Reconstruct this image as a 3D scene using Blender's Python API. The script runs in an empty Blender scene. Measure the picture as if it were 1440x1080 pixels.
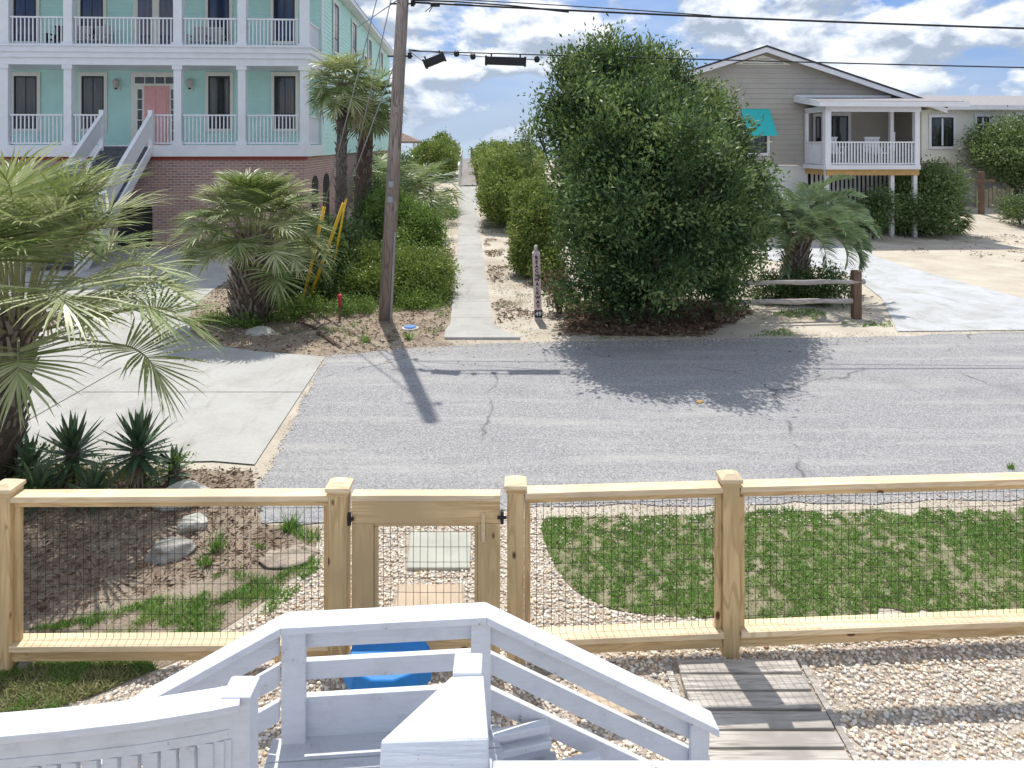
import bpy, math, random
import numpy as np
from mathutils import Vector, Matrix
random.seed(7)
rng = np.random.default_rng(11)
S = bpy.context.scene
COL = S.collection
F = 1040.0; H = 3.5; HY = 202.0          # focal length (px of a 1440 wide frame), eye height, horizon row

# ------------------------------------------------------------------ measuring helpers
def W(x, y, z=0.0):
    d = F*(H-z)/(y-HY)
    return Vector(((x-720)/F*d, d, z))
def X(x, d): return (x-720)/F*d
def Z(y, d): return H-(y-HY)/F*d
TH = math.radians(3.53); CS, SN = math.cos(TH), math.sin(TH)
class Frame:
    def __init__(s, ox, oy, th=TH, oz=0):
        s.o = (ox, oy); s.c, s.s = math.cos(th), math.sin(th)
        s.M = Matrix.Translation((ox, oy, oz)) @ Matrix.Rotation(th, 4, 'Z')
    def u(s, x, v):
        k = (x-720)/F; ox, oy = s.o
        return (k*(oy+v*s.c)-ox+v*s.s)/(s.c-k*s.s)
    def d(s, u, v): return s.o[1]+u*s.s+v*s.c
    def z(s, y, u, v): return H-(y-HY)/F*s.d(u, v)
    def w(s, u, v, z=0): return s.M @ Vector((u, v, z))
def vrow(x, y): return -x*SN+y*CS           # distance inland measured along the beach path
def terr(x, y):
    v = vrow(x, y)
    pts = [(-100, 0), (25, 0), (28, .06), (34, .55), (40, 1.1), (74, 1.9), (84, 1.5), (105, -1.5), (400, -3)]
    for (a, za), (b, zb) in zip(pts, pts[1:]):
        if v <= b:
            t = (v-a)/(b-a); return za+(zb-za)*t
    return -3

# ------------------------------------------------------------------ materials
def newmat(name):
    m = bpy.data.materials.new(name); m.use_nodes = True
    nt = m.node_tree; nt.nodes.clear()
    out = nt.nodes.new('ShaderNodeOutputMaterial'); b = nt.nodes.new('ShaderNodeBsdfPrincipled')
    nt.links.new(b.outputs[0], out.inputs[0])
    return m, nt, b, out
def N(nt, t, **kw):
    n = nt.nodes.new(t)
    for k, v in kw.items():
        if k in n.inputs: n.inputs[k].default_value = v
        else: setattr(n, k, v)
    return n
def ramp(nt, fac, stops, interp='LINEAR'):
    r = nt.nodes.new('ShaderNodeValToRGB'); r.color_ramp.interpolation = interp
    els = r.color_ramp.elements
    while len(els) < len(stops): els.new(.5)
    for e, (p, c) in zip(els, stops):
        e.position = p; e.color = (*c, 1) if len(c) == 3 else c
    if fac is not None: nt.links.new(fac, r.inputs[0])
    return r
def mix(nt, a, b, fac, mode='MIX'):
    m = nt.nodes.new('ShaderNodeMix'); m.data_type = 'RGBA'; m.blend_type = mode
    for inp, v in ((m.inputs[0], fac), (m.inputs[6], a), (m.inputs[7], b)):
        if hasattr(v, 'is_output'): nt.links.new(v, inp)
        elif isinstance(v, (int, float)): inp.default_value = v
        else: inp.default_value = (*v, 1)
    return m.outputs[2]
def coords(nt, scale=(1, 1, 1), world=False):
    t = nt.nodes.new('ShaderNodeNewGeometry' if world else 'ShaderNodeTexCoord')
    mp = nt.nodes.new('ShaderNodeMapping'); mp.inputs['Scale'].default_value = scale
    nt.links.new(t.outputs['Position' if world else 'Object'], mp.inputs[0])
    return mp.outputs[0]
def noise(nt, vec, scale, detail=4, rough=.55, dist=0):
    n = N(nt, 'ShaderNodeTexNoise'); n.inputs['Scale'].default_value = scale
    n.inputs['Detail'].default_value = detail; n.inputs['Roughness'].default_value = rough
    n.inputs['Distortion'].default_value = dist
    nt.links.new(vec, n.inputs['Vector']); return n.outputs[0]
def bump(nt, b, h, dist=.01, strength=.6):
    n = nt.nodes.new('ShaderNodeBump'); n.inputs['Distance'].default_value = dist
    n.inputs['Strength'].default_value = strength
    nt.links.new(h, n.inputs['Height']); nt.links.new(n.outputs[0], b.inputs['Normal'])
def plain(name, c, rough=.6, metal=0, var=.15, sc=6, bmp=0, spec=.4):
    m, nt, b, _ = newmat(name); v = coords(nt)
    n = noise(nt, v, sc, 5)
    c2 = tuple(x*(1-var) for x in c)
    nt.links.new(ramp(nt, n, [(.35, c2), (.65, c)]).outputs[0], b.inputs['Base Color'])
    b.inputs['Roughness'].default_value = rough; b.inputs['Metallic'].default_value = metal
    b.inputs['Specular IOR Level'].default_value = spec
    if bmp: bump(nt, b, noise(nt, v, sc*(3 if bmp > .8 else 6), 7), .05 if bmp > .8 else .01, bmp)
    return m
def leafmat(name, stops, trans=.3, rough=.5, tc=None, clump=1.6, cw=1.3):
    m, nt, b, out = newmat(name)
    g = nt.nodes.new('ShaderNodeNewGeometry')
    cn = noise(nt, coords(nt, (1, 1, 1), True), clump, 4, .6)
    ma = nt.nodes.new('ShaderNodeMath'); ma.operation = 'MULTIPLY_ADD'; nt.links.new(cn, ma.inputs[0]); ma.inputs[1].default_value = cw; ma.inputs[2].default_value = -cw/2+.22
    mb_ = nt.nodes.new('ShaderNodeMath'); mb_.operation = 'MULTIPLY_ADD'; nt.links.new(g.outputs['Random Per Island'], mb_.inputs[0]); mb_.inputs[1].default_value = .6 if cw else 1; nt.links.new(ma.outputs[0], mb_.inputs[2])
    if not cw: mb_.inputs[2].default_value = 0; nt.links.remove(mb_.inputs[2].links[0])
    r = ramp(nt, mb_.outputs[0], stops)
    nt.links.new(r.outputs[0], b.inputs['Base Color'])
    b.inputs['Roughness'].default_value = rough; b.inputs['Specular IOR Level'].default_value = .35
    t = nt.nodes.new('ShaderNodeBsdfTranslucent')
    nt.links.new(mix(nt, r.outputs[0], tc or (.25, .32, .05), .35), t.inputs[0])
    ms = nt.nodes.new('ShaderNodeMixShader'); ms.inputs[0].default_value = trans
    nt.links.new(b.outputs[0], ms.inputs[1]); nt.links.new(t.outputs[0], ms.inputs[2])
    nt.links.new(ms.outputs[0], out.inputs[0])
    return m
def wood(name, base, dark, axis=0, grain=1.0, rough=.65, knots=True, vari=.25):
    m, nt, b, _ = newmat(name)
    sc = [14*grain]*3; sc[axis] = .9*grain
    v = coords(nt, tuple(sc), True)
    n = noise(nt, v, 1.6, 6, .6, .6)
    r = ramp(nt, n, [(.3, dark), (.48, base), (.7, tuple(min(1, x*1.12) for x in base))])
    c = r.outputs[0]
    s2 = [5.5*grain]*3; s2[axis] = .55*grain
    n2 = noise(nt, coords(nt, tuple(s2), True), 1.3, 2, .5, .3)
    sn = nt.nodes.new('ShaderNodeMath'); sn.operation = 'MULTIPLY'; nt.links.new(n2, sn.inputs[0]); sn.inputs[1].default_value = 62
    sn2 = nt.nodes.new('ShaderNodeMath'); sn2.operation = 'SINE'; nt.links.new(sn.outputs[0], sn2.inputs[0])
    c = mix(nt, c, dark, ramp(nt, sn2.outputs[0], [(.35, (0, 0, 0)), (1, (.62, .62, .62))]).outputs[0])
    v3 = coords(nt, (1, 1, 1), True)
    big = noise(nt, v3, 1.7, 3)
    c = mix(nt, c, tuple(x*(1-vari) for x in base), ramp(nt, big, [(.4, (0, 0, 0)), (.65, (1, 1, 1))]).outputs[0])
    if knots:
        ks = [8, 8, 8]; ks[axis] = 4
        vk = coords(nt, tuple(ks), True)
        vo = N(nt, 'ShaderNodeTexVoronoi'); vo.inputs['Scale'].default_value = 1; vo.inputs['Randomness'].default_value = 1
        nt.links.new(vk, vo.inputs['Vector'])
        kr = ramp(nt, vo.outputs['Distance'], [(.09, (1, 1, 1)), (.15, (0, 0, 0))])
        c = mix(nt, c, (.10, .035, .012), kr.outputs[0])
    nt.links.new(c, b.inputs['Base Color']); b.inputs['Roughness'].default_value = rough
    bump(nt, b, n, .003, .5)
    return m

def ground_mat(name, stops, sc=1.0, fine=60, bd=.03, rough=.95, speck=None, world=True, bs=.8, stain=None):
    m, nt, b, _ = newmat(name); v = coords(nt, (1, 1, 1), world)
    n1 = noise(nt, v, sc, 6, .65); n2 = noise(nt, v, fine, 5, .7)
    a = nt.nodes.new('ShaderNodeMath'); a.operation = 'MULTIPLY_ADD'
    nt.links.new(n2, a.inputs[0]); a.inputs[1].default_value = .55
    s = nt.nodes.new('ShaderNodeMath'); s.operation = 'MULTIPLY'; nt.links.new(n1, s.inputs[0]); s.inputs[1].default_value = .5
    nt.links.new(s.outputs[0], a.inputs[2])
    c = ramp(nt, a.outputs[0], stops).outputs[0]
    if stain:
        st_ = ramp(nt, noise(nt, v, 1.1, 7, .7, .6), [(.46, (0, 0, 0)), (.68, (.75, .75, .75))]).outputs[0]
        c = mix(nt, c, stain, st_)
        st2 = ramp(nt, noise(nt, coords(nt, (1.6, .35, 1), True), 2.2, 6, .7), [(.55, (0, 0, 0)), (.7, (.6, .6, .6))]).outputs[0]
        c = mix(nt, c, tuple(q*.85 for q in stain), st2)
    if speck:
        vo = N(nt, 'ShaderNodeTexVoronoi'); vo.inputs['Scale'].default_value = speck[0]; nt.links.new(v, vo.inputs['Vector'])
        r = ramp(nt, vo.outputs['Distance'], [(speck[2]*.6, (1, 1, 1)), (speck[2], (0, 0, 0))])
        c = mix(nt, c, speck[1], r.outputs[0])
    nt.links.new(c, b.inputs['Base Color']); b.inputs['Roughness'].default_value = rough
    b.inputs['Specular IOR Level'].default_value = .2
    bump(nt, b, a.outputs[0], bd, bs)
    return m

M = {}
M['white'] = plain('white_paint', (.76, .77, .80), .45, var=.07, sc=3)
M['white_near'] = 0
M['white_worn'] = 0
def painted(name, c, worn):
    m, nt, b, _ = newmat(name); v = coords(nt, (1, 1, 1), True)
    g1 = noise(nt, coords(nt, (3, 40, 40), True), 1.5, 6, .6); d1 = noise(nt, v, 7, 8, .7); sp = noise(nt, v, 48, 4, .7)
    col = mix(nt, c, tuple(q*.92 for q in c), ramp(nt, g1, [(.4, (0, 0, 0)), (.7, (1, 1, 1))]).outputs[0])
    col = mix(nt, col, (c[0]*.72, c[1]*.70, c[2]*.66), ramp(nt, d1, [(.50, (0, 0, 0)), (.72, (worn, worn, worn))]).outputs[0])
    mu = nt.nodes.new('ShaderNodeMath'); mu.operation = 'MULTIPLY'; nt.links.new(d1, mu.inputs[0]); nt.links.new(sp, mu.inputs[1])
    col = mix(nt, col, (.22, .19, .16), ramp(nt, mu.outputs[0], [(.40-.03*worn, (0, 0, 0)), (.42-.03*worn, (.8, .8, .8))]).outputs[0])
    nt.links.new(col, b.inputs['Base Color']); b.inputs['Roughness'].default_value = .5; bump(nt, b, g1, .004, .35); return m
M['cream_trim'] = plain('cream_trim', (.80, .79, .70), .5, var=.06)
M['white_near'] = painted('white_deck_paint', (.66, .68, .73), .5); M['white_worn'] = painted('worn_white_deck_paint', (.52, .54, .58), .9)
M['aqua'] = plain('aqua_siding', (.54, .83, .75), .55, var=.08, sc=1.5)
M['tan'] = plain('tan_siding', (.40, .375, .33), .6, var=.1, sc=1.2)
M['cream'] = plain('cream_stucco', (.78, .76, .66), .7, var=.08, sc=1.5)
M['white_block'] = plain('white_block', (.72, .72, .70), .7, var=.1, sc=2)
M['dark'] = plain('shade_and_letter_black', (.02, .018, .018), .7)  # near-black for lettering and for painted shade in openings
M['black'] = plain('black_plastic', (.012, .012, .014), .5)
M['dark_frame'] = plain('dark_window_frame', (.02, .018, .018), .4)
M['pink'] = plain('coral_door', (.80, .40, .38), .5, var=.06)
M['stair_grey'] = plain('grey_stair_boards', (.13, .14, .16), .7, var=.4, sc=8)
M['roof_dark'] = plain('dark_shingle', (.06, .06, .065), .9, var=.3, sc=12, bmp=.3)
M['roof_grey'] = plain('grey_shingle', (.34, .32, .32), .9, var=.3, sc=12, bmp=.3)
M['roof_brown'] = plain('brown_roof', (.22, .15, .12), .9)
M['joist'] = plain('new_joist_wood', (.55, .33, .12), .7, var=.2)
M['teal'] = plain('teal_awning_canvas', (.03, .50, .50), .6, var=.1)
M['yellow'] = plain('yellow_guard_plastic', (.80, .50, .03), .45, var=.12, sc=4)
M['red'] = plain('red_paint', (.55, .04, .06), .45)
M['steel'] = plain('galvanised_steel', (.35, .36, .38), .45, metal=.6)
M['wire'] = plain('black_cable', (.015, .016, .022), .5)
M['mesh'] = plain('black_mesh_wire', (.02, .018, .016), .5)
M['blue'] = plain('blue_plastic', (.008, .14, .48), .35, var=.12, sc=5)
M['blue_lit'] = plain('lit_blue_plastic', (.012, .20, .55), .5)  # paler copy of the tub blue: light on the upward lid painted in
M['blue_lid'] = plain('pale_blue_lid', (.12, .25, .55), .5)
M['rock'] = plain('weathered_rock', (.44, .42, .38), .9, var=.45, sc=5, bmp=.9)
M['rock_tan'] = plain('tan_rock', (.42, .35, .28), .9, var=.4, sc=6, bmp=.9)
M['rock_pale'] = plain('pale_rock', (.55, .54, .48), .9, var=.35, sc=5, bmp=.9)
M['paver'] = plain('grey_paver', (.42, .42, .36), .85, var=.15, sc=4, bmp=.25)
M['paver_tan'] = plain('tan_paver', (.50, .40, .29), .85, var=.15, sc=4, bmp=.25)
M['pine_x'] = wood('new_pine_along', (.68, .49, .255), (.42, .26, .11), 0)
M['pine_z'] = wood('new_pine_upright', (.64, .47, .245), (.38, .24, .10), 2)
M['cap'] = wood('pine_cap', (.76, .61, .40), (.58, .42, .23), 0, knots=False)
M['board'] = wood('weathered_board', (.50, .46, .41), (.17, .15, .13), 0, 1.6, .9, False, .4)
M['rail_grey'] = wood('grey_split_rail', (.44, .40, .38), (.2, .17, .15), 0, 1, .9, False)
M['post_brown'] = wood('brown_post', (.19, .12, .08), (.07, .04, .03), 2, 1, .9, False)
M['pole'] = wood('utility_pole_wood', (.34, .28, .25), (.07, .05, .045), 2, 1, .9, False)
M['walk_wood'] = wood('boardwalk_wood', (.46, .43, .41), (.3, .27, .25), 0, 1, .9, False)
M['sign_wood'] = plain('pinkish_sign_paint', (.66, .53, .52), .7, var=.12, sc=8)
M['trunk'] = plain('grey_bark', (.20, .17, .15), .95, var=.55, sc=14, bmp=1)
M['boots'] = plain('palm_boots', (.17, .135, .11), .95, var=.6, sc=9, bmp=.8)
M['bark_brown'] = plain('brown_bark', (.16, .11, .085), .95, var=.5, sc=12, bmp=1)
M['boot_pale'] = leafmat('palm_boot_fibre', [(0, (.07, .05, .04)), (.45, (.20, .16, .13)), (1, (.36, .32, .28))], .02)
M['palm'] = leafmat('palm_leaf_green', [(0, (.07, .12, .03)), (.45, (.16, .22, .07)), (.8, (.32, .38, .17)), (1, (.52, .50, .28))], .3, .42)
M['palm_pale'] = leafmat('palm_leaf_silver', [(0, (.12, .16, .05)), (.4, (.28, .33, .13)), (.75, (.48, .50, .29)), (1, (.68, .64, .42))], .3, .4)
M['palm_dead'] = leafmat('palm_leaf_dry', [(0, (.16, .12, .07)), (.6, (.34, .28, .18)), (1, (.50, .45, .33))], .15, .7)
M['pindo'] = leafmat('pindo_leaf', [(0, (.10, .16, .09)), (.5, (.18, .26, .15)), (1, (.34, .42, .28))], .3, .42)
M['petiole'] = plain('petiole', (.30, .30, .14), .6, var=.3)
M['agave'] = leafmat('yucca_leaf', [(0, (.04, .08, .04)), (.6, (.10, .17, .10)), (1, (.26, .34, .2))], .12, .35)
M['agave_dry'] = leafmat('yucca_dry_leaf', [(0, (.10, .07, .05)), (1, (.38, .32, .22))], .1, .8)
M['cedar'] = leafmat('cedar_leaf', [(0, (.016, .045, .02)), (.35, (.042, .10, .04)), (.65, (.10, .18, .06)), (1, (.34, .42, .16))], .3, .55, clump=1.5, cw=2.4)
M['leaf_dark'] = leafmat('dark_shrub_leaf', [(0, (.03, .06, .02)), (.5, (.08, .14, .045)), (1, (.22, .30, .12))], .25, .4)
M['leaf_mid'] = leafmat('green_shrub_leaf', [(0, (.05, .10, .02)), (.5, (.13, .23, .045)), (1, (.32, .44, .12))], .3, .6)
M['leaf_light'] = leafmat('yellow_green_leaf', [(0, (.09, .14, .03)), (.6, (.20, .27, .06)), (1, (.38, .44, .14))], .3, .45)
M['leaf_hedge'] = leafmat('hedge_leaf', [(0, (.04, .08, .02)), (.45, (.15, .22, .045)), (1, (.46, .50, .16))], .3, .6)
M['leaf_right'] = leafmat('pale_green_leaf', [(0, (.08, .13, .05)), (.6, (.15, .22, .08)), (1, (.30, .38, .17))], .3, .45)
M['grass'] = leafmat('grass_blade', [(0, (.07, .17, .025)), (.55, (.15, .31, .05)), (1, (.38, .46, .17))], .3, .5)
M['grass_dry'] = leafmat('dry_grass_blade', [(0, (.14, .17, .05)), (.6, (.28, .28, .12)), (1, (.45, .40, .22))], .25, .6)
M['litter'] = leafmat('dry_litter', [(0, (.07, .04, .03)), (.5, (.20, .13, .09)), (1, (.38, .28, .2))], .05, .8)
M['pebble'] = leafmat('pebble', [(0, (.68, .60, .50)), (.45, (.78, .72, .62)), (.62, (.58, .42, .26)), (.74, (.72, .64, .53)), (.86, (.36, .22, .13)), (.93, (.82, .79, .73)), (1, (.20, .19, .19))], 0, .6, cw=0)
M['shell'] = leafmat('pale_chips', [(0, (.35, .32, .28)), (1, (.7, .68, .62))], 0, .8)
M['sand'] = ground_mat('sandy_ground', [(.36, (.27, .22, .165)), (.47, (.44, .385, .31)), (.62, (.56, .51, .43))], .9, 40, .03)
M['soil'] = ground_mat('sandy_soil', [(.36, (.13, .09, .07)), (.47, (.27, .21, .16)), (.6, (.42, .35, .27))], 2.2, 45, .05, bs=1)
M['mulch'] = ground_mat('reddish_mulch', [(.38, (.07, .04, .035)), (.5, (.17, .10, .085)), (.64, (.32, .23, .19))], 3, 60, .05, bs=1)
M['lawn_soil'] = ground_mat('lawn_soil', [(.40, (.08, .11, .035)), (.5, (.20, .19, .11)), (.62, (.34, .30, .21))], 3, 50, .03)
M['gravel_bed'] = ground_mat('gravel_bed', [(.38, (.14, .11, .09)), (.5, (.42, .35, .28)), (.62, (.62, .57, .50))], 20, 90, .03)
M['concrete'] = ground_mat('pale_concrete', [(.35, (.33, .325, .305)), (.5, (.40, .395, .375)), (.65, (.44, .435, .415))], .7, 25, .004, .85, bs=.4, stain=(.31, .30, .275))
M['concrete_blue'] = ground_mat('cool_concrete', [(.35, (.39, .40, .41)), (.5, (.45, .46, .47)), (.65, (.49, .50, .51))], .7, 25, .004, .85, bs=.4, stain=(.31, .30, .275))
M['joint'] = plain('joint_filler', (.16, .14, .12), .95)

def asphalt():
    m, nt, b, _ = newmat('aged_asphalt'); v = coords(nt, (1, 1, 1), True)
    fine = noise(nt, v, 55, 6, .8); big = noise(nt, v, .45, 5, .6); vs = coords(nt, (.25, 2.2, 1), True); streak = noise(nt, vs, 1.2, 5, .65)
    c1 = ramp(nt, fine, [(.36, (.13, .13, .137)), (.5, (.295, .292, .297)), (.64, (.50, .49, .485))]).outputs[0]
    c2 = mix(nt, c1, (.46, .445, .42), ramp(nt, streak, [(.5, (0, 0, 0)), (.72, (.6, .6, .6))]).outputs[0])
    c3 = mix(nt, c2, (.15, .15, .155), ramp(nt, big, [(.56, (0, 0, 0)), (.74, (.55, .55, .55))]).outputs[0])
    vd = N(nt, 'ShaderNodeTexVoronoi', feature='DISTANCE_TO_EDGE'); vd.inputs['Scale'].default_value = .23
    nd = nt.nodes.new('ShaderNodeVectorMath'); nd.operation = 'ADD'
    nn = N(nt, 'ShaderNodeTexNoise'); nn.inputs['Scale'].default_value = 1.8; nn.inputs['Detail'].default_value = 6; nt.links.new(v, nn.inputs['Vector'])
    nt.links.new(v, nd.inputs[0]); sc_ = nt.nodes.new('ShaderNodeVectorMath'); sc_.operation = 'SCALE'; sc_.inputs['Scale'].default_value = .35; nt.links.new(nn.outputs[1], sc_.inputs[0]); nt.links.new(sc_.outputs[0], nd.inputs[1]); nt.links.new(nd.outputs[0], vd.inputs['Vector'])
    cr = ramp(nt, vd.outputs[0], [(.002, (.7, .7, .7)), (.005, (0, 0, 0))]).outputs[0]
    gate = ramp(nt, noise(nt, v, .7, 2), [(.5, (0, 0, 0)), (.58, (1, 1, 1))]).outputs[0]
    crm = mix(nt, (0, 0, 0), cr, gate)
    c4 = mix(nt, c3, (.07, .07, .07), crm)
    nt.links.new(c4, b.inputs['Base Color']); b.inputs['Roughness'].default_value = .9
    b.inputs['Specular IOR Level'].default_value = .2
    bump(nt, b, fine, .012, .8); return m
M['asphalt'] = asphalt()
def brickmat():
    m, nt, b, _ = newmat('red_brick')
    tc = nt.nodes.new('ShaderNodeTexCoord'); sp = nt.nodes.new('ShaderNodeSeparateXYZ'); cb = nt.nodes.new('ShaderNodeCombineXYZ')
    ad = nt.nodes.new('ShaderNodeMath'); ad.operation = 'ADD'
    nt.links.new(tc.outputs['Object'], sp.inputs[0]); nt.links.new(sp.outputs[0], ad.inputs[0]); nt.links.new(sp.outputs[1], ad.inputs[1])
    nt.links.new(ad.outputs[0], cb.inputs[0]); nt.links.new(sp.outputs[2], cb.inputs[1])
    br = N(nt, 'ShaderNodeTexBrick'); br.inputs['Scale'].default_value = 1.0
    br.inputs['Brick Width'].default_value = .24; br.inputs['Row Height'].default_value = .09; br.inputs['Mortar Size'].default_value = .014
    br.inputs['Color1'].default_value = (.46, .24, .19, 1); br.inputs['Color2'].default_value = (.30, .16, .14, 1); br.inputs['Mortar'].default_value = (.52, .46, .43, 1)
    nt.links.new(cb.outputs[0], br.inputs['Vector'])
    c = mix(nt, br.outputs[0], (.42, .30, .26), ramp(nt, noise(nt, tc.outputs['Object'], 5, 5), [(.40, (0, 0, 0)), (.75, (.8, .8, .8))]).outputs[0])
    nt.links.new(c, b.inputs['Base Color']); b.inputs['Roughness'].default_value = .9; bump(nt, b, br.outputs[1], -.01, .6)
    return m
M['brick'] = brickmat()
def glassmat(name, c, curtain=None):
    m, nt, b, _ = newmat(name); v = coords(nt, (9, 9, .8))
    n = noise(nt, v, 1.0, 4)
    nt.links.new(ramp(nt, n, [(.42, c), (.7, curtain or tuple(x*3+.01 for x in c))]).outputs[0], b.inputs['Base Color'])
    b.inputs['Roughness'].default_value = .08; b.inputs['Specular IOR Level'].default_value = .8
    return m
M['glass'] = glassmat('window_glass', (.008, .009, .010), (.055, .062, .058))
M['glass_blue'] = glassmat('blue_window_glass', (.006, .015, .05), (.03, .055, .13))
def watermat():
    m, nt, b, _ = newmat('sea_water'); v = coords(nt, (1, 1, 1), True)
    b.inputs['Base Color'].default_value = (.16, .25, .30, 1); b.inputs['Roughness'].default_value = .25
    bump(nt, b, noise(nt, v, .25, 6), .4, 1); return m
M['water'] = watermat()

# ------------------------------------------------------------------ mesh helpers
def tag(o, label=None, cat=None, group=None, kind=None):
    if label: o['label'] = label
    if cat: o['category'] = cat
    if group: o['group'] = group
    if kind: o['kind'] = kind
    return o
def empty(name, loc=(0, 0, 0), label=None, cat=None, group=None, M4=None):
    o = bpy.data.objects.new(name, None); COL.objects.link(o)
    if M4 is not None: o.matrix_world = M4; o['_loc'] = 1; del o['_loc']
    else: o.location = loc
    bpy.context.view_layer.update() if False else None
    o.empty_display_size = .2
    return tag(o, label, cat, group)
def pmat(o):
    m = Matrix.LocRotScale(o.location, o.rotation_euler, o.scale)
    return m
class MB:
    def __init__(s): s.v = []; s.f = []
    def add(s, verts, faces):
        n = len(s.v); s.v += [tuple(p) for p in verts]; s.f += [tuple(i+n for i in f) for f in faces]; return s
    def box(s, x0, x1, y0, y1, z0, z1):
        return s.add([(x0,y0,z0),(x1,y0,z0),(x1,y1,z0),(x0,y1,z0),(x0,y0,z1),(x1,y0,z1),(x1,y1,z1),(x0,y1,z1)],
                     [(0,3,2,1),(4,5,6,7),(0,1,5,4),(1,2,6,5),(2,3,7,6),(3,0,4,7)])
    def beam(s, a, b, w, h, up=(0, 0, 1)):
        a = Vector(a); b = Vector(b); d = (b-a).normalized(); r = d.cross(Vector(up))
        if r.length < 1e-4: r = d.cross(Vector((0, 1, 0)))
        r.normalize(); u = r.cross(d)
        vs = []
        for p in (a, b):
            for i, j in ((-1,-1),(1,-1),(1,1),(-1,1)): vs.append(p+r*(w/2*i)+u*(h/2*j))
        return s.add(vs, [(0,3,2,1),(4,5,6,7),(0,1,5,4),(1,2,6,5),(2,3,7,6),(3,0,4,7)])
    def sheared(s, a, b, dy, dz):       # board with vertical ends between a and b (top edge), depth dy (+v), height dz down
        a = Vector(a); b = Vector(b); Y = Vector((0, dy, 0)); Zv = Vector((0, 0, -dz))
        vs = [a+Zv, b+Zv, b+Y+Zv, a+Y+Zv, a, b, b+Y, a+Y]
        return s.add(vs, [(0,3,2,1),(4,5,6,7),(0,1,5,4),(1,2,6,5),(2,3,7,6),(3,0,4,7)])
    def tube(s, pts, rad, n=8, cap=True):
        pts = [Vector(p) for p in pts]
        if not hasattr(rad, '__len__'): rad = [rad]*len(pts)
        rings = []
        for i, p in enumerate(pts):
            d = (pts[min(i+1, len(pts)-1)]-pts[max(i-1, 0)]).normalized()
            ref = Vector((0, 0, 1)) if abs(d.z) < .9 else Vector((1, 0, 0))
            r = d.cross(ref).normalized(); u = r.cross(d)
            rings.append([p+(r*math.cos(2*math.pi*k/n)+u*math.sin(2*math.pi*k/n))*rad[i] for k in range(n)])
        vs = [q for r in rings for q in r]; fs = []
        for i in range(len(pts)-1):
            for k in range(n):
                fs.append((i*n+k, i*n+(k+1) % n, (i+1)*n+(k+1) % n, (i+1)*n+k))
        if cap: fs.append(tuple(range(n))[::-1]); fs.append(tuple((len(pts)-1)*n+k for k in range(n)))
        return s.add(vs, fs)
    def lathe(s, c, prof, n=16, flat=None):
        vs = []; fs = []
        for (r, z) in prof:
            for k in range(n):
                a = 2*math.pi*(k+.5)/n; vs.append((c[0]+r*math.cos(a), c[1]+r*math.sin(a), c[2]+z))
        for i in range(len(prof)-1):
            for k in range(n): fs.append((i*n+k, i*n+(k+1) % n, (i+1)*n+(k+1) % n, (i+1)*n+k))
        fs.append(tuple(range(n))[::-1]); fs.append(tuple((len(prof)-1)*n+k for k in range(n)))
        return s.add(vs, fs)
    def prism(s, poly, d0, d1, axis=1):    # poly of (a,b): axis=1 -> (x,z) extruded along y
        n = len(poly); vs = []
        for d in (d0, d1):
            for a, b in poly:
                vs.append((a, d, b) if axis == 1 else ((d, a, b) if axis == 0 else (a, b, d)))
        fs = [tuple(range(n)), tuple(range(n, 2*n))[::-1]]
        for k in range(n): fs.append((k, n+k, n+(k+1) % n, (k+1) % n))
        return s.add(vs, fs)
    def build(s, name, mat, parent=None, local=False, bevel=0, smooth=False, loc=None):
        return mk(name, np.array(s.v, dtype=float).reshape(-1, 3), s.f, mat, parent, local, bevel, smooth, loc)
def mk(name, v, f, mat, parent=None, local=False, bevel=0, smooth=False, loc=None):
    """v in world coordinates unless local"""
    if parent is not None and not local:
        Mi = np.array(pmat(parent).inverted()); v = v@Mi[:3, :3].T+Mi[:3, 3]
    elif parent is None:
        if loc is None:
            loc = ((v[:, 0].min()+v[:, 0].max())/2, (v[:, 1].min()+v[:, 1].max())/2, v[:, 2].min())
        v = v-np.array(loc)
    me = bpy.data.meshes.new(name)
    if isinstance(f, np.ndarray):
        k = f.shape[1]; me.vertices.add(len(v)); me.vertices.foreach_set('co', v.astype(np.float32).ravel())
        me.loops.add(f.size); me.loops.foreach_set('vertex_index', f.astype(np.int32).ravel())
        me.polygons.add(len(f)); me.polygons.foreach_set('loop_start', np.arange(0, f.size, k, dtype=np.int32))
        try: me.polygons.foreach_set('loop_total', np.full(len(f), k, dtype=np.int32))
        except Exception: pass
        me.update(calc_edges=True)
    else:
        me.from_pydata([tuple(p) for p in v], [], f); me.update()
    if smooth: me.polygons.foreach_set('use_smooth', [True]*len(me.polygons))
    o = bpy.data.objects.new(name, me); COL.objects.link(o); me.materials.append(M[mat] if isinstance(mat, str) else mat)
    if parent is not None: o.parent = parent
    elif loc is not None: o.location = loc
    if bevel:
        b = o.modifiers.new('edge', 'BEVEL'); b.width = bevel; b.segments = 2; b.limit_method = 'ANGLE'
    return o
def copy_tree(o, loc=None, rz=None, label=None, sc=None, parent=None):
    c = o.copy(); COL.objects.link(c)
    if parent: c.parent = parent
    if loc is not None: c.location = loc
    if rz is not None: c.rotation_euler.z = rz
    if sc is not None: c.scale = (sc, sc, sc) if not hasattr(sc, '__len__') else sc
    if label: c['label'] = label
    for ch in list(o.children): copy_tree(ch, parent=c)
    return c

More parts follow.
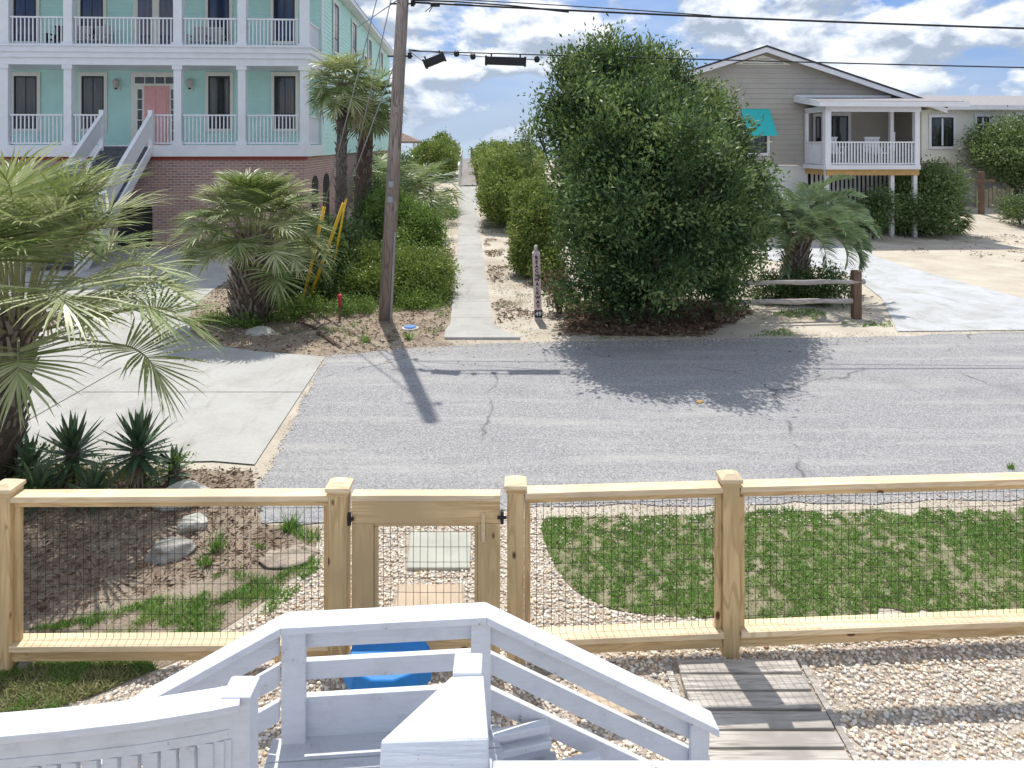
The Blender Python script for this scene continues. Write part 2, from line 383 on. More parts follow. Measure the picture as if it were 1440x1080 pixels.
# ------------------------------------------------------------------ polygons, sheets, scatter
def rough_poly(P, step=.25, amp=.03, closed=True):
    out = []
    n = len(P)
    for i in range(n):
        a = Vector(P[i][:2]); b = Vector(P[(i+1) % n][:2]); L = (b-a).length
        if L > 25: out.append(a); continue
        k = max(1, int(L/step)); nrm = Vector((-(b-a).y, (b-a).x)).normalized()
        for j in range(k):
            off = random.uniform(-amp, amp)+amp*.8*math.sin(j*.9+i) if j else 0
            out.append(a.lerp(b, j/k)+nrm*off)
    return out
def smooth_poly(P, it=2):
    P = [Vector(p[:2]) for p in P]
    for _ in range(it):
        Q = []
        for i in range(len(P)):
            a, b = P[i], P[(i+1) % len(P)]; Q += [a.lerp(b, .25), a.lerp(b, .75)]
        P = Q
    return P
def sheet(name, P, z, mat, kind='structure', thick=0):
    import bmesh
    bm = bmesh.new(); vs = [bm.verts.new((p[0], p[1], z)) for p in P]
    f = bm.faces.new(vs); f.normal_update()
    if f.normal.z < 0: f.normal_flip()
    if thick:
        r = bmesh.ops.extrude_face_region(bm, geom=[f])
        for e in r['geom']:
            if isinstance(e, bmesh.types.BMVert): e.co.z = z
        for v in vs: v.co.z = z-thick
    bmesh.ops.triangulate(bm, faces=[q for q in bm.faces if len(q.verts) > 4])
    me = bpy.data.meshes.new(name); bm.to_mesh(me); bm.free()
    o = bpy.data.objects.new(name, me); COL.objects.link(o); me.materials.append(M[mat]); o['kind'] = kind
    return o
def inpoly(px, py, P):
    P = np.array([(p[0], p[1]) for p in P]); r = np.zeros(len(px), bool); j = len(P)-1
    for i in range(len(P)):
        xi, yi = P[i]; xj, yj = P[j]
        c = ((yi > py) != (yj > py)) & (px < (xj-xi)*(py-yi)/(yj-yi+1e-12)+xi)
        r ^= c; j = i
    return r
def scatter(P, n, holes=()):
    A = np.array([(p[0], p[1]) for p in P]); lo, hi = A.min(0), A.max(0)
    x = rng.uniform(lo[0], hi[0], n); y = rng.uniform(lo[1], hi[1], n)
    k = inpoly(x, y, P)
    for h in holes: k &= ~inpoly(x, y, h)
    return x[k], y[k]
def vnoise(x, y, s, seed=0):
    r = np.random.default_rng(seed); v = np.zeros_like(x)
    for i in range(9):
        a = r.uniform(0, 6.28); f = s*r.uniform(.6, 2.4)
        v += np.sin((x*math.cos(a)+y*math.sin(a))*f+r.uniform(0, 6.28))
    return v/4.5
def nrm(a): return a/np.maximum(np.linalg.norm(a, axis=-1, keepdims=True), 1e-9)
def leaf_mesh(P, D, Lz, Wd):
    """diamond leaves at P, direction D, length, width"""
    n = len(P); side = nrm(np.cross(D, rng.normal(size=(n, 3))))
    Lz = Lz[:, None]; Wd = Wd[:, None]
    nor = np.cross(side, D)
    v = np.stack([P, P+D*Lz*.45+side*Wd*.5+nor*Lz*.06, P+D*Lz, P+D*Lz*.45-side*Wd*.5+nor*Lz*.06], 1).reshape(-1, 3)
    return v, np.arange(4*n).reshape(n, 4)
def crown(lobes, n, size, cl=10, clr=2.2, up=.35, depth=.3, aspect=.5, noise_amp=.18, spread=.8, gap=None):
    L = np.array(lobes, float)                     # x y z rx ry rz
    w = (L[:, 3]*L[:, 5]+L[:, 3]*L[:, 4]); w /= w.sum()
    m = max(1, n//cl); k = rng.choice(len(L), m, p=w)
    d = nrm(rng.normal(size=(m, 3)))
    r = 1-np.abs(rng.normal(size=(m, 1)))*depth+noise_amp*np.sin(d[:, :1]*9+k[:, None])*np.cos(d[:, 2:]*8+2*k[:, None])
    r = np.clip(r, .1, 1.2)
    C = L[k, :3]+d*r*L[k, 3:6]
    if gap is not None:
        q_ = C*3.1; nn_ = (np.sin(q_[:, 0]*1.1+2*np.sin(q_[:, 2]*.7))+np.sin(q_[:, 2]*1.3+2*np.sin(q_[:, 1]*.8))+np.sin(q_[:, 0]*.6-q_[:, 2]*.9))/3
        kp = nn_ > gap; C = C[kp]; d = d[kp]; k = k[kp]; m = len(C)
    ax = nrm(d+np.array([0, 0, up])+.35*rng.normal(size=(m, 3)))
    kk = np.repeat(np.arange(m), cl); q = len(kk)
    P = C[kk]+rng.normal(size=(q, 3))*size*clr*.5+ax[kk]*(rng.uniform(-.5, 1, (q, 1))*size*clr*.6)
    P[:, 2] = np.maximum(P[:, 2], .03)
    D = nrm(ax[kk]+rng.normal(size=(q, 3))*spread)
    s = size*rng.uniform(.6, 1.35, q)
    return leaf_mesh(P, D, s, s*aspect)
def blades(x, y, z, h, w, lean=.5):
    n = len(x); a = rng.uniform(0, 6.28, n); hh = h*rng.uniform(.5, 1.3, n)
    b = np.stack([x, y, np.broadcast_to(z, (n,))], 1)
    s = np.stack([np.cos(a), np.sin(a), np.zeros(n)], 1)*w/2
    ln = np.stack([rng.normal(size=n)*lean*hh, rng.normal(size=n)*lean*hh, hh], 1)
    v = np.stack([b-s, b+s, b+ln], 1).reshape(-1, 3)
    return v, np.arange(3*n).reshape(n, 3)
ICO_V = []
t_ = (1+5**.5)/2
ICO_V = nrm(np.array([(-1,t_,0),(1,t_,0),(-1,-t_,0),(1,-t_,0),(0,-1,t_),(0,1,t_),(0,-1,-t_),(0,1,-t_),(t_,0,-1),(t_,0,1),(-t_,0,-1),(-t_,0,1)], float))
ICO_F = np.array([(0,11,5),(0,5,1),(0,1,7),(0,7,10),(0,10,11),(1,5,9),(5,11,4),(11,10,2),(10,7,6),(7,1,8),(3,9,4),(3,4,2),(3,2,6),(3,6,8),(3,8,9),(4,9,5),(2,4,11),(6,2,10),(8,6,7),(9,8,1)])
def pebbles(x, y, z, r0, r1):
    n = len(x); r = rng.uniform(r0, r1, (n, 1, 1)); a = rng.uniform(0, 6.28, n)
    sc = np.stack([rng.uniform(.8, 1.35, n), rng.uniform(.65, 1.0, n), rng.uniform(.45, .75, n)], 1)[:, None, :]
    V = ICO_V[None]*(1+rng.uniform(-.14, .14, (n, 12, 1)))*sc*r
    c, s = np.cos(a)[:, None], np.sin(a)[:, None]
    V = np.stack([V[..., 0]*c-V[..., 1]*s, V[..., 0]*s+V[..., 1]*c, V[..., 2]], -1)
    V += np.stack([x, y, z+r[:, 0, 0]*rng.uniform(.1, .55, n)], 1)[:, None, :]
    f = (ICO_F[None]+12*np.arange(n)[:, None, None]).reshape(-1, 3)
    return V.reshape(-1, 3), f

# ================================================================== GROUND
xs = np.concatenate([np.arange(-120, -20, 5), np.arange(-20, 30, 1.0), np.arange(30, 171, 5)])
vsr = np.concatenate([np.arange(-12, 24, 2.0), np.arange(24, 42, .8), np.arange(42, 108, 2), [130, 400]])
gv = []; 
for v_ in vsr:
    for x_ in xs:
        wx = x_*CS-v_*SN; wy = x_*SN+v_*CS
        z_ = terr(wx, wy)
        if v_ > 26 and abs(x_-.1) > 1.6: z_ += .05*math.sin(x_*.9+v_*.5)+.04*math.sin(x_*.37-v_*.8)
        gv.append((wx, wy, z_))
nx = len(xs); gf = [(j*nx+i, j*nx+i+1, (j+1)*nx+i+1, (j+1)*nx+i) for j in range(len(vsr)-1) for i in range(nx-1)]
g = mk('ground', np.array(gv), gf, 'sand', smooth=True, loc=(0, 0, 0)); g['kind'] = 'structure'
sea = mk('sea', np.array([(-6000, 96, -.6), (6000, 96, -.6), (9000, 9000, -.6), (-9000, 9000, -.6)], float), [(0, 1, 2, 3)], 'water', loc=(0, 0, 0)); sea['kind'] = 'structure'

road = rough_poly([W(460, 500), W(362, 690), W(368, 737), W(452, 736), W(760, 712), W(1040, 711), W(1440, 703), (60, 10.6), (60, 17.3), W(1440, 467), W(1262, 473), W(1000, 478), W(780, 481), W(640, 486)], .18, .03)
sheet('road', road, .008, 'asphalt')
DRV = [W(358, 655), W(300, 650), (-45, W(0, 650).y-2), (-45, 24.5), W(300, 350), W(322, 395), W(300, 408), W(285, 420), W(270, 436), W(264, 452), W(268, 468), W(285, 480), W(310, 488), W(360, 495), W(457, 503)]
sheet('driveway', DRV, .016, 'concrete')
RDV = [W(1262, 467), W(1240, 420), W(1205, 393), W(1150, 377), W(1080, 366), W(1062, 346), W(1215, 346), W(1232, 362), W(1300, 383), W(1440, 421), (16, 15.0), (16, 14.1)]
sheet('concrete_drive', RDV, .016, 'concrete_blue')
# concrete joints: thin recessed strips of filler
def strip(name, a, b, w, z, mat='joint'):
    a = Vector(a[:2]); b = Vector(b[:2]); n = Vector((-(b-a).y, (b-a).x)).normalized()*w/2
    k = 14; L = []; R = []
    for i in range(k+1):
        p = a.lerp(b, i/k); q = n*(1+.25*math.sin(i*2.1)); L.append(p-q); R.append(p+q)
    sheet(name, L+R[::-1], z, mat)
strip('expansion_joint', W(170, 519), W(20, 604), .018, .021)
strip('expansion_joint', W(115, 553), W(428, 553), .012, .021)
strip('expansion_joint', W(300, 409), W(-200, 440), .012, .021)
# path to the beach
pc = lambda v: (-0.81-.0617*(v-14.86))
pv = [13.2+i*.5 for i in range(int((41-13.2)/.5)+1)]
L = []; R = []
for y_ in pv:
    L.append((pc(y_)-.415, y_)); R.append((pc(y_)+.415, y_))
mb = MB()
def pathz(y_): return terr(pc(y_), y_)+.045
for i in range(len(pv)-1):
    a, b = pv[i], pv[i+1]
    if i % 3 == 2: b -= .012
    la, ra = (-.415, .415) if a > 14 else (-.5-.0*(14-a), .415+.55*(14-a))
    lb, rb = (-.415, .415) if b > 14 else (-.5, .415+.55*(14-b))
    za, zb = pathz(a), pathz(b)
    mb.add([(pc(a)+la, a, za-.06), (pc(a)+ra, a, za-.06), (pc(b)+rb, b, zb-.06), (pc(b)+lb, b, zb-.06), (pc(a)+la, a, za), (pc(a)+ra, a, za), (pc(b)+rb, b, zb), (pc(b)+lb, b, zb)],
           [(4,5,6,7),(0,1,5,4),(1,2,6,5),(2,3,7,6),(3,0,4,7)])
o = mb.build('path', 'concrete', loc=(0, 0, 0)); o['kind'] = 'structure'
cr = [W(636, 448), W(650, 451), W(662, 457), W(672, 459), W(683, 453), W(691, 451)]
mbk = MB()
for a, b in zip(cr, cr[1:]): mbk.beam((a.x, a.y, .033), (b.x, b.y, .033), .03, .006)
o = mbk.build('path_crack', 'joint'); o['kind'] = 'structure'

# bedding sheets
ISL = [W(457, 502), W(360, 494), W(310, 487), W(285, 479), W(268, 467), W(264, 452), W(270, 436), W(285, 420), W(300, 408), W(322, 395), W(330, 350), W(640, 350), W(637, 440), W(625, 476), W(640, 486)]
sheet('planting_bed', rough_poly(ISL, .3, .02), .004, 'soil')
sheet('mulch_bed', rough_poly(smooth_poly([W(795, 465), W(800, 430), W(900, 415), W(1040, 425), W(1030, 455), W(960, 472), W(860, 474)], 2), .2, .05), .004, 'mulch')
sheet('dirt_bed', rough_poly([W(355, 662), (-6, W(0, 652).y), (-6, 4.4), W(120, 985), W(250, 930), W(430, 800), W(455, 740), W(368, 738)], .25, .03), .004, 'soil')
LAWN = rough_poly(smooth_poly([W(757, 728), W(770, 780), W(800, 828), W(860, 862), W(1000, 872), W(1300, 866), (6.5, 5.75), (6.5, 7.3), W(1440, 719), W(1040, 724), W(800, 728)], 2), .10, .06)
sheet('lawn', LAWN, .006, 'lawn_soil')
GRV = rough_poly([W(455, 738), W(757, 728), W(770, 780), W(800, 828), W(860, 862), W(1000, 872), W(1300, 866), (6.5, 5.8), (6.5, 3.0), (-.2, 3.0), (-3.2, 3.2), W(100, 1000), W(250, 935), W(380, 850), W(445, 790)], .3, .02)
sheet('gravel_yard', GRV, .0045, 'gravel_bed')
# ---- pebbles
BW = [(1.06, 3.4), (1.93, 3.4), (1.93, 4.98), (1.06, 4.98)]
PV1 = [W(566, 752), W(662, 752), W(660, 804), W(570, 804)]
PV2 = [W(556, 825), W(655, 825), W(655, 866), W(550, 866)]
vis = [(-2.9, 3.6), (4.4, 3.6), (4.4, 5.9), (.35, 7.0), (-1.8, 7.0), (-2.9, 4.3)]
x, y = scatter(GRV, 74000, (BW, PV1, PV2, LAWN)); k = inpoly(x, y, vis); x, y = x[k], y[k]
k = rng.random(len(x)) < .8; x, y = x[k], y[k]
v, f = pebbles(x, y, .004, .008, .018)
o = mk('pebble_gravel', v, f, 'pebble', smooth=False); tag(o, 'tan and white pea gravel spread around the gate and fence', 'gravel', kind='stuff')
# dark-ish stones just inside fence
# ---- lawns
x, y = scatter(LAWN, 150000); nz = .5*vnoise(x, y, 5, 3)+.7*vnoise(x, y, 19, 4)+.5*vnoise(x, y, 43, 14)
k = (nz > -.7+1.0*rng.random(len(x))) & (x < 5); x, y = x[k], y[k]
v, f = blades(x, y, .006, .024, .009, .9)
o = mk('lawn_grass', v, f, 'grass'); tag(o, 'patchy short green lawn between fence and road', 'grass', kind='stuff')
LG = rough_poly(smooth_poly([W(30, 890), W(200, 850), W(330, 800), W(440, 770), W(456, 800), W(400, 850), W(330, 905), W(200, 925), W(60, 935), W(-60, 960), W(-60, 900)], 1), .2, .05)
LG2 = rough_poly(smooth_poly([W(-80, 935), W(60, 925), W(250, 930), W(120, 985), W(40, 1010), W(-100, 1030)], 1), .2, .05)
vv = []; ff = []; nn = 0
for P, cnt in ((LG, 34000), (LG2, 26000)):
    x, y = scatter(P, cnt); nz = vnoise(x, y, 6, 5)+.6*vnoise(x, y, 15, 6); k = nz > -.1+.5*rng.random(len(x))
    v, f = blades(x[k], y[k], .008, .035, .009, .8); vv.append(v); ff.append(f+nn); nn += len(v)
o = mk('yard_grass', np.concatenate(vv), np.concatenate(ff), 'grass'); tag(o, 'low green weeds growing in the dirt left of the gate', 'grass', kind='stuff')
x, y = scatter(LG2, 9000); v, f = blades(x, y, .008, .03, .012, 1.0)
o = mk('dry_grass', v, f, 'grass_dry'); tag(o, 'yellowish dry grass inside the fence at lower left', 'grass', kind='stuff')
# ---- verge weeds and litter
def weeds(name, label, polys, cnt, hgt, mat, thr, w=.012, s=2.2, seed=1):
    vv = []; ff = []; nn = 0
    for P in polys:
        x, y = scatter(P, cnt); nz = vnoise(x, y, s, seed)+.5*vnoise(x, y, s*4, seed+1); k = nz > thr
        x, y = x[k], y[k]; zz = np.array([terr(a, b) for a, b in zip(x, y)])
        v, f = blades(x, y, zz, hgt, w, .6); vv.append(v); ff.append(f+nn); nn += len(v)
    o = mk(name, np.concatenate(vv), np.concatenate(ff), mat); tag(o, label, 'weeds', kind='stuff')
ISLf = [W(457, 502), W(360, 494), W(290, 481), W(264, 455), W(300, 408), W(322, 395), W(640, 400), W(632, 465), W(600, 488)]
weeds('verge_weeds', 'scattered low green weeds around the utility pole', [ISLf], 16000, .07, 'grass', .55, .016)
weeds('verge_weeds', 'dry yellowish weeds along both edges of the beach path', [[W(725, 478), W(698, 440), W(690, 400), W(676, 320), W(700, 320), W(790, 440), W(800, 478)], [W(636, 440), W(641, 360), W(646, 300), W(620, 300), W(600, 430)]], 14000, .06, 'grass_dry', .7, .016, seed=5)
weeds('verge_weeds', 'green and straw weeds on the verge below the split rail', [[W(800, 478), W(1262, 470), W(1240, 430), W(1010, 440), W(900, 468)]], 20000, .05, 'grass', .55, .016, seed=8)
weeds('roadside_weeds', 'thin dry weeds between lawn and road edge', [[W(760, 722), W(1440, 712), W(1440, 722), W(760, 728)], [W(290, 660), W(360, 660), W(362, 735), W(290, 700)], [W(300, 740), W(450, 735), W(450, 800), W(300, 800)]], 5000, .05, 'grass', .6, .01, seed=9)
def litter(name, label, polys, cnt, size, mat='litter', thr=-9, s=2, seed=2):
    vv = []; ff = []; nn = 0
    for P in polys:
        x, y = scatter(P, cnt); nz = vnoise(x, y, s, seed); k = nz > thr; x, y = x[k], y[k]; n = len(x)
        z = np.array([terr(a, b) for a, b in zip(x, y)])+.012+rng.uniform(0, .02, n)
        D = nrm(np.stack([rng.normal(size=n), rng.normal(size=n), rng.normal(size=n)*.25], 1)); sz = size*rng.uniform(.5, 1.6, n)
        v, f = leaf_mesh(np.stack([x, y, z], 1), D, sz, sz*.3); vv.append(v); ff.append(f+nn); nn += len(v)
    o = mk(name, np.concatenate(vv), np.concatenate(ff), mat); tag(o, label, 'litter', kind='stuff')
litter('leaf_litter', 'reddish brown needle litter under the big tree', [[W(790, 472), W(800, 425), W(1040, 425), W(1060, 440), W(990, 474)]], 9000, .09)
litter('leaf_litter', 'brown dead leaf litter on the soil by the yuccas', [[W(360, 662), W(-60, 655), W(-60, 900), W(440, 780), W(368, 738)]], 9000, .05)
litter('leaf_litter', 'dry debris on the bed around the utility pole', [ISLf], 6000, .07)
litter('leaf_litter', 'brown leaf scraps on the sand right of the beach path', [[W(700, 478), W(680, 330), W(720, 330), W(745, 380), W(800, 470)], [W(1225, 465), W(1220, 350), (22, 16), (22, 30), (12, 27)]], 9000, .08, thr=.2)
litter('leaf_litter', 'straw coloured scraps lying in the patchy lawn', [LAWN], 1500, .03)
litter('leaf_litter', 'scattered dry leaf scraps on the driveway and road edges', [[W(460, 500), W(1260, 474), W(1200, 500), W(480, 520)]], 130, .05)
litter('shell_chips', 'pale shell chips on the bed around the pole', [ISLf, [W(700, 478), W(690, 380), W(740, 380), W(800, 470)]], 1500, .05, 'shell')

x_, y_g = [], []
for a, b, wd, cn in ((W(460, 500), W(362, 690), .08, 260), (W(640, 486), W(1262, 473), .2, 1500), (W(460, 498), W(640, 486), .25, 1200), (W(452, 736), W(1440, 704), .2, 2200), (W(1262, 470), W(1440, 467), .1, 300)):
    t = rng.random(cn); n_ = rng.normal(size=cn)*wd
    x_.append(a.x+(b.x-a.x)*t+n_*.3); y_g.append(a.y+(b.y-a.y)*t+n_)
xg = np.concatenate(x_); yg = np.concatenate(y_g)
v, f = pebbles(xg, yg, .012, .004, .012)
o = mk('road_grit', v, f, 'pebble'); tag(o, 'loose sand grit and small stones along the road edges', 'grit', kind='stuff')
# ================================================================== rocks, pavers
def rock(name, loc, sx, sy, sz, label, cat, mat, rz=0, seed=0, group=None):
    r = np.random.default_rng(seed)
    import bmesh
    bm = bmesh.new(); bmesh.ops.create_icosphere(bm, subdivisions=4, radius=1)
    v = np.array([q.co[:] for q in bm.verts]); off = r.uniform(0, 6, (6, 3)); fr = r.uniform(1.2, 5, (6, 3))
    d = sum(np.sin(v*fr[i]+off[i]).sum(1)*(.09/(i*.5+1)) for i in range(6))
    v = v*(1+d[:, None])
    pl = nrm(r.normal(size=(9, 3)))
    for p in pl:
        h = v@p; lim = .78; v = v-np.where(h > lim, h-lim, 0)[:, None]*p
    v = v*np.array([sx, sy, sz])
    for q, p in zip(bm.verts, v): q.co = p
    me = bpy.data.meshes.new(name); bm.to_mesh(me); bm.free()
    o = bpy.data.objects.new(name, me); COL.objects.link(o); me.materials.append(M[mat]); o.location = loc; o.rotation_euler.z = rz
    me.polygons.foreach_set('use_smooth', [True]*len(me.polygons))
    return tag(o, label, cat, group)
def at(x, y, z=0): p = W(x, y, 0); return (p.x, p.y, z)
rock('boulder', at(256, 706, .05), .26, .2, .16, 'pale veined boulder standing beside the yuccas behind the fence rail', 'rock', 'rock_pale', .3, 1)
rock('boulder', at(270, 742, .03), .15, .13, .08, 'grey squarish stone half under the fence top rail', 'rock', 'rock_pale', .8, 2)
rock('boulder', at(241, 783, .05), .19, .14, .1, 'rounded dark sided boulder seen through the left fence mesh', 'rock', 'rock', .5, 3)
rock('flat_rock', at(407, 785, .0), .27, .18, .05, 'wide flat tan rock near the left gate post', 'rock', 'rock_tan', .2, 4)
rock('boulder', at(365, 470, .0), .27, .18, .15, 'white rock at the foot of the boot covered palm', 'rock', 'rock_pale', 0, 5)
rock('boulder', at(437, 470, .0), .3, .15, .07, 'low tan rock beside the yellow pole guards', 'rock', 'rock_tan', .3, 6)
rock('small_rock', at(208, 684, .03), .09, .07, .07, 'small white stone under the right hand yucca', 'rock', 'rock_pale', .3, 7)
rock('small_rock', at(37, 940, .0), .08, .06, .06, 'reddish tan stone inside the fence by the left corner post', 'rock', 'rock_tan', .3, 8)
rock('small_rock', at(790, 945, .0), .2, .1, .05, 'tan stone below the fence beside the white stair rail', 'rock', 'rock_tan', .3, 9)
rock('small_rock', at(541, 418, .03), .15, .1, .08, 'pale stone beside the foot of the utility pole', 'rock', 'rock_pale', .3, 10)
rock('small_rock', at(985, 567, .015), .055, .04, .03, 'small orange brown lump lying on the road in tree shade', 'rock', 'joist', .3, 12)
def paver(P, label, mat):
    P = [Vector(p[:2]) for p in P]
    import bmesh
    bm = bmesh.new(); lo = [bm.verts.new((p.x, p.y, .0)) for p in P]; hi = [bm.verts.new((p.x, p.y, .035)) for p in P]
    bm.faces.new(hi); n = len(P)
    for i in range(n): bm.faces.new((lo[i], lo[(i+1) % n], hi[(i+1) % n], hi[i]))
    bmesh.ops.recalc_face_normals(bm, faces=bm.faces)
    me = bpy.data.meshes.new('paver'); bm.to_mesh(me); bm.free(); o = bpy.data.objects.new('paver', me); COL.objects.link(o); me.materials.append(M[mat])
    b = o.modifiers.new('edge', 'BEVEL'); b.width = .012; b.segments = 2
    return tag(o, label, 'paver', 'stepping pavers in the gate path')
paver([W(572, 804), W(661, 804), W(663, 752), W(577, 752)], 'greenish grey paving slab seen through upper gate mesh', 'paver')
paver([W(552, 868), W(652, 866), W(650, 827), W(562, 827)], 'tan paving slab nearer the gate with dark pebbles on it', 'paver_tan')
paver([W(812, 1010), W(905, 1015), W(890, 975), W(815, 968)], 'sandy tan slab seen between the sloping white rail boards', 'paver_tan')

# ================================================================== plank walk
bwk = empty('plank_walk', (1.49, 4.2, 0), 'weathered grey plank path set in gravel inside the fence', 'walkway')
yy = 4.955
i = 0
while yy > 3.3:
    w_ = random.uniform(.118, .15); a0 = random.uniform(-.02, .02); a1 = random.uniform(-.02, .02)
    mb = MB(); mb.add([(1.09+a0, yy-w_, 0), (1.90+a1, yy-w_+.01, 0), (1.90+a1, yy, 0), (1.09+a0, yy, 0), (1.09+a0, yy-w_, .045+.004*(i % 3)), (1.90+a1, yy-w_+.01, .045), (1.90+a1, yy, .045), (1.09+a0, yy, .048)],
           [(0,3,2,1),(4,5,6,7),(0,1,5,4),(1,2,6,5),(2,3,7,6),(3,0,4,7)])
    mb.build('plank', 'board', bwk, bevel=.006); yy -= w_+random.uniform(.012, .022); i += 1
for sx in (1.04, 1.95):
    MB().box(sx-.02, sx+.02, 3.3, 4.97, 0, .02).build('edge_board', 'board', bwk)

# ================================================================== FENCE
FP = [(-3.37, 4.93), (-1.155, 4.95), (.024, 4.98), (1.49, 5.07), (3.72, 5.2), (6.0, 5.33)]
def post(x, y, parent, w=.125, hgt=1.2, base=0):
    MB().box(x-w/2, x+w/2, y-w/2, y+w/2, base, hgt).build('post', 'pine_z', parent, bevel=.005)
    c = w/2+.018; e = w*.28
    mb = MB(); mb.add([(x-c, y-c, hgt), (x+c, y-c, hgt), (x+c, y+c, hgt), (x-c, y+c, hgt), (x-c, y-c, hgt+.025), (x+c, y-c, hgt+.025), (x+c, y+c, hgt+.025), (x-c, y+c, hgt+.025), (x-e, y-e, hgt+.052), (x+e, y-e, hgt+.052), (x+e, y+e, hgt+.052), (x-e, y+e, hgt+.052)],
       [(0,3,2,1),(0,1,5,4),(1,2,6,5),(2,3,7,6),(3,0,4,7),(4,5,9,8),(5,6,10,9),(6,7,11,10),(7,4,8,11),(8,9,10,11)])
    mb.build('post_cap', 'cap', parent, bevel=.003)
    MB().box(x-w/2-.006, x+w/2+.006, y-w/2-.006, y+w/2+.006, hgt-.03, hgt-.001).build('cap_moulding', 'pine_x', parent)
def wiremesh(a, b, z0, z1, parent, dx=.0508, dz=.1016, y0=.0):
    mb = MB(); a = Vector((*a, 0)); b = Vector((*b, 0)); L = (b-a).length; d = (b-a)/L; r = .0017
    n = int(L/dx)
    for i in range(1, n+1):
        p = a+d*(i*dx-.02+.003*math.sin(i*1.7)); q = p+d*.004*math.sin(i*.7)
        if i*dx-.02 < L: mb.tube([(p.x, p.y, z0), (q.x, q.y, (z0+z1)/2), (p.x, p.y, z1)], r, 4, False)
    z = z0+dz*.5
    while z < z1:
        mb.tube([(a.x, a.y, z+.003), ((a.x+b.x)/2, (a.y+b.y)/2+.004, z-.003), (b.x, b.y, z)], r, 4, False); z += dz
    mb.build('wire_mesh', 'mesh', parent)
def panel(i, j, parent):
    a, b = FP[i], FP[j]; s = .06
    d = Vector((b[0]-a[0], b[1]-a[1])).normalized()
    p0 = Vector(a)+d*s; p1 = Vector(b)-d*s
    MB().beam((p0.x, p0.y, 1.15), (p1.x, p1.y, 1.15), .115, .038).build('top_rail', 'cap', parent, bevel=.003)
    MB().beam((p0.x, p0.y, 1.108), (p1.x, p1.y, 1.108), .038, .044).build('rail_strip', 'pine_x', parent)
    MB().beam((p0.x, p0.y, .172), (p1.x, p1.y, .172), .14, .038).build('bottom_rail', 'cap', parent, bevel=.003)
    MB().beam((p0.x, p0.y-.02, .113), (p1.x, p1.y-.02, .113), .04, .078).build('kick_board', 'pine_x', parent, bevel=.003)
    for q in (p0+d*.02, p1-d*.02):
        MB().box(q.x-.02, q.x+.02, q.y-.019, q.y+.019, .192, 1.085).build('frame_strip', 'pine_z', parent)
    wiremesh((p0.x, p0.y+.022), (p1.x, p1.y+.022), .19, 1.10, parent)
fl = empty('wire_fence', (-2.2, 4.95, 0), 'new pine and black wire fence section left of the gate', 'fence')
for p in FP[:2]: post(*p, fl)
panel(0, 1, fl)
FP2 = FP; d = .0
P_ = (-5.6, 4.9); FP.append(P_); post(*P_, fl); panel(6, 0, fl)
fr = empty('wire_fence', (2.8, 5.1, 0), 'new pine and black wire fence sections right of the gate before the lawn', 'fence')
for p in FP[2:6]: post(*p, fr, w=.112)
for i in (2, 3, 4): panel(i, i+1, fr)
# knots / bolts on gate posts
gt = empty('garden_gate', (-1.06, 4.97, 0), 'pine garden gate with black wire infill and wooden latch', 'gate')
gx0, gx1, gy = -1.068, -.078, 4.955
def gb(x0, x1, z0, z1, n, mat, y0=-.02, y1=.02, bev=.003): return MB().box(x0, x1, gy+y0, gy+y1, z0, z1).build(n, mat, gt, bevel=bev)
gb(gx0, gx1, 1.125, 1.163, 'top_cap', 'cap', -.045, .045)
gb(gx0+.002, gx1-.002, .975, 1.125, 'top_board', 'pine_x', -.04, -.004)
gb(gx0+.002, gx0+.148, .10, .974, 'stile', 'pine_z', -.04, -.004); gb(gx1-.148, gx1-.002, .10, .974, 'stile', 'pine_z', -.04, -.004)
gb(gx0+.149, gx1-.149, .10, .24, 'bottom_board', 'pine_x', -.04, -.004)
gb(gx0+.15, gx0+.172, .24, .95, 'inner_strip', 'pine_z', -.03, .02); gb(gx1-.172, gx1-.15, .24, .95, 'inner_strip', 'pine_z', -.03, .02)
gb(gx0+.15, gx1-.15, .952, .973, 'inner_strip', 'pine_x', -.03, .02)
MB().beam((gx0+.5, gy+.01, .3), (gx1-.15, gy+.01, 1.1), .03, .06, (0, 1, 0)).build if False else None
gb(gx1-.125, gx1-.1, .86, 1.05, 'latch', 'cap', -.062, -.041)
wiremesh((gx0+.172, gy+.0), (gx1-.172, gy+.0), .24, .955, gt)
for hx, sgn in ((gx0-.01, 1), (gx1+.012, -1)):
    for hz in ((1.02, .35) if sgn > 0 else (1.03,)):
        mb = MB(); mb.tube([(hx, gy-.05, hz-.05), (hx, gy-.05, hz+.03)], .012, 8)
        mb.box(hx-.03, hx+.03, gy-.052, gy-.046, hz-.02, hz+.0)
        mb.build('hinge' if sgn > 0 else 'latch_bolt', 'black', gt)
# dark knots and stain boards are in the wood material

# ================================================================== WHITE STAIR STRUCTURE
A_ = math.radians(4.7); SF = Frame(-.6, 3.6, A_)
st = empty('white_staircase', None or (0, 0, 0), 'white painted landing and stairs with board railings in the foreground', 'staircase')
st.location = (-.6, 3.6, 0); st.rotation_euler = (0, 0, A_)
def sb(mb, n, mat='white_near', bev=.004): return mb.build(n, mat, st, local=True, bevel=bev)
ul = SF.u(397, -.05); ur = SF.u(684, -.05)
zc = 1.225
cap = MB(); cap.box(ul-.0, ur+.0, -.09, .035, zc-.035, zc); sb(cap, 'rail_cap')
def board(zt, h):
    sb(MB().box(ul+.1, ur-.01, -.035, .0, zt-h, zt), 'rail_board')
board(zc-.037, .098); board(1.025, .088); board(.855, .196)
for (u0, u1) in ((ul-.0, ul+.112), (ur-.075, ur+.02)):
    sb(MB().box(u0, u1, -.075, -.036, .40, zc-.037), 'rail_post')
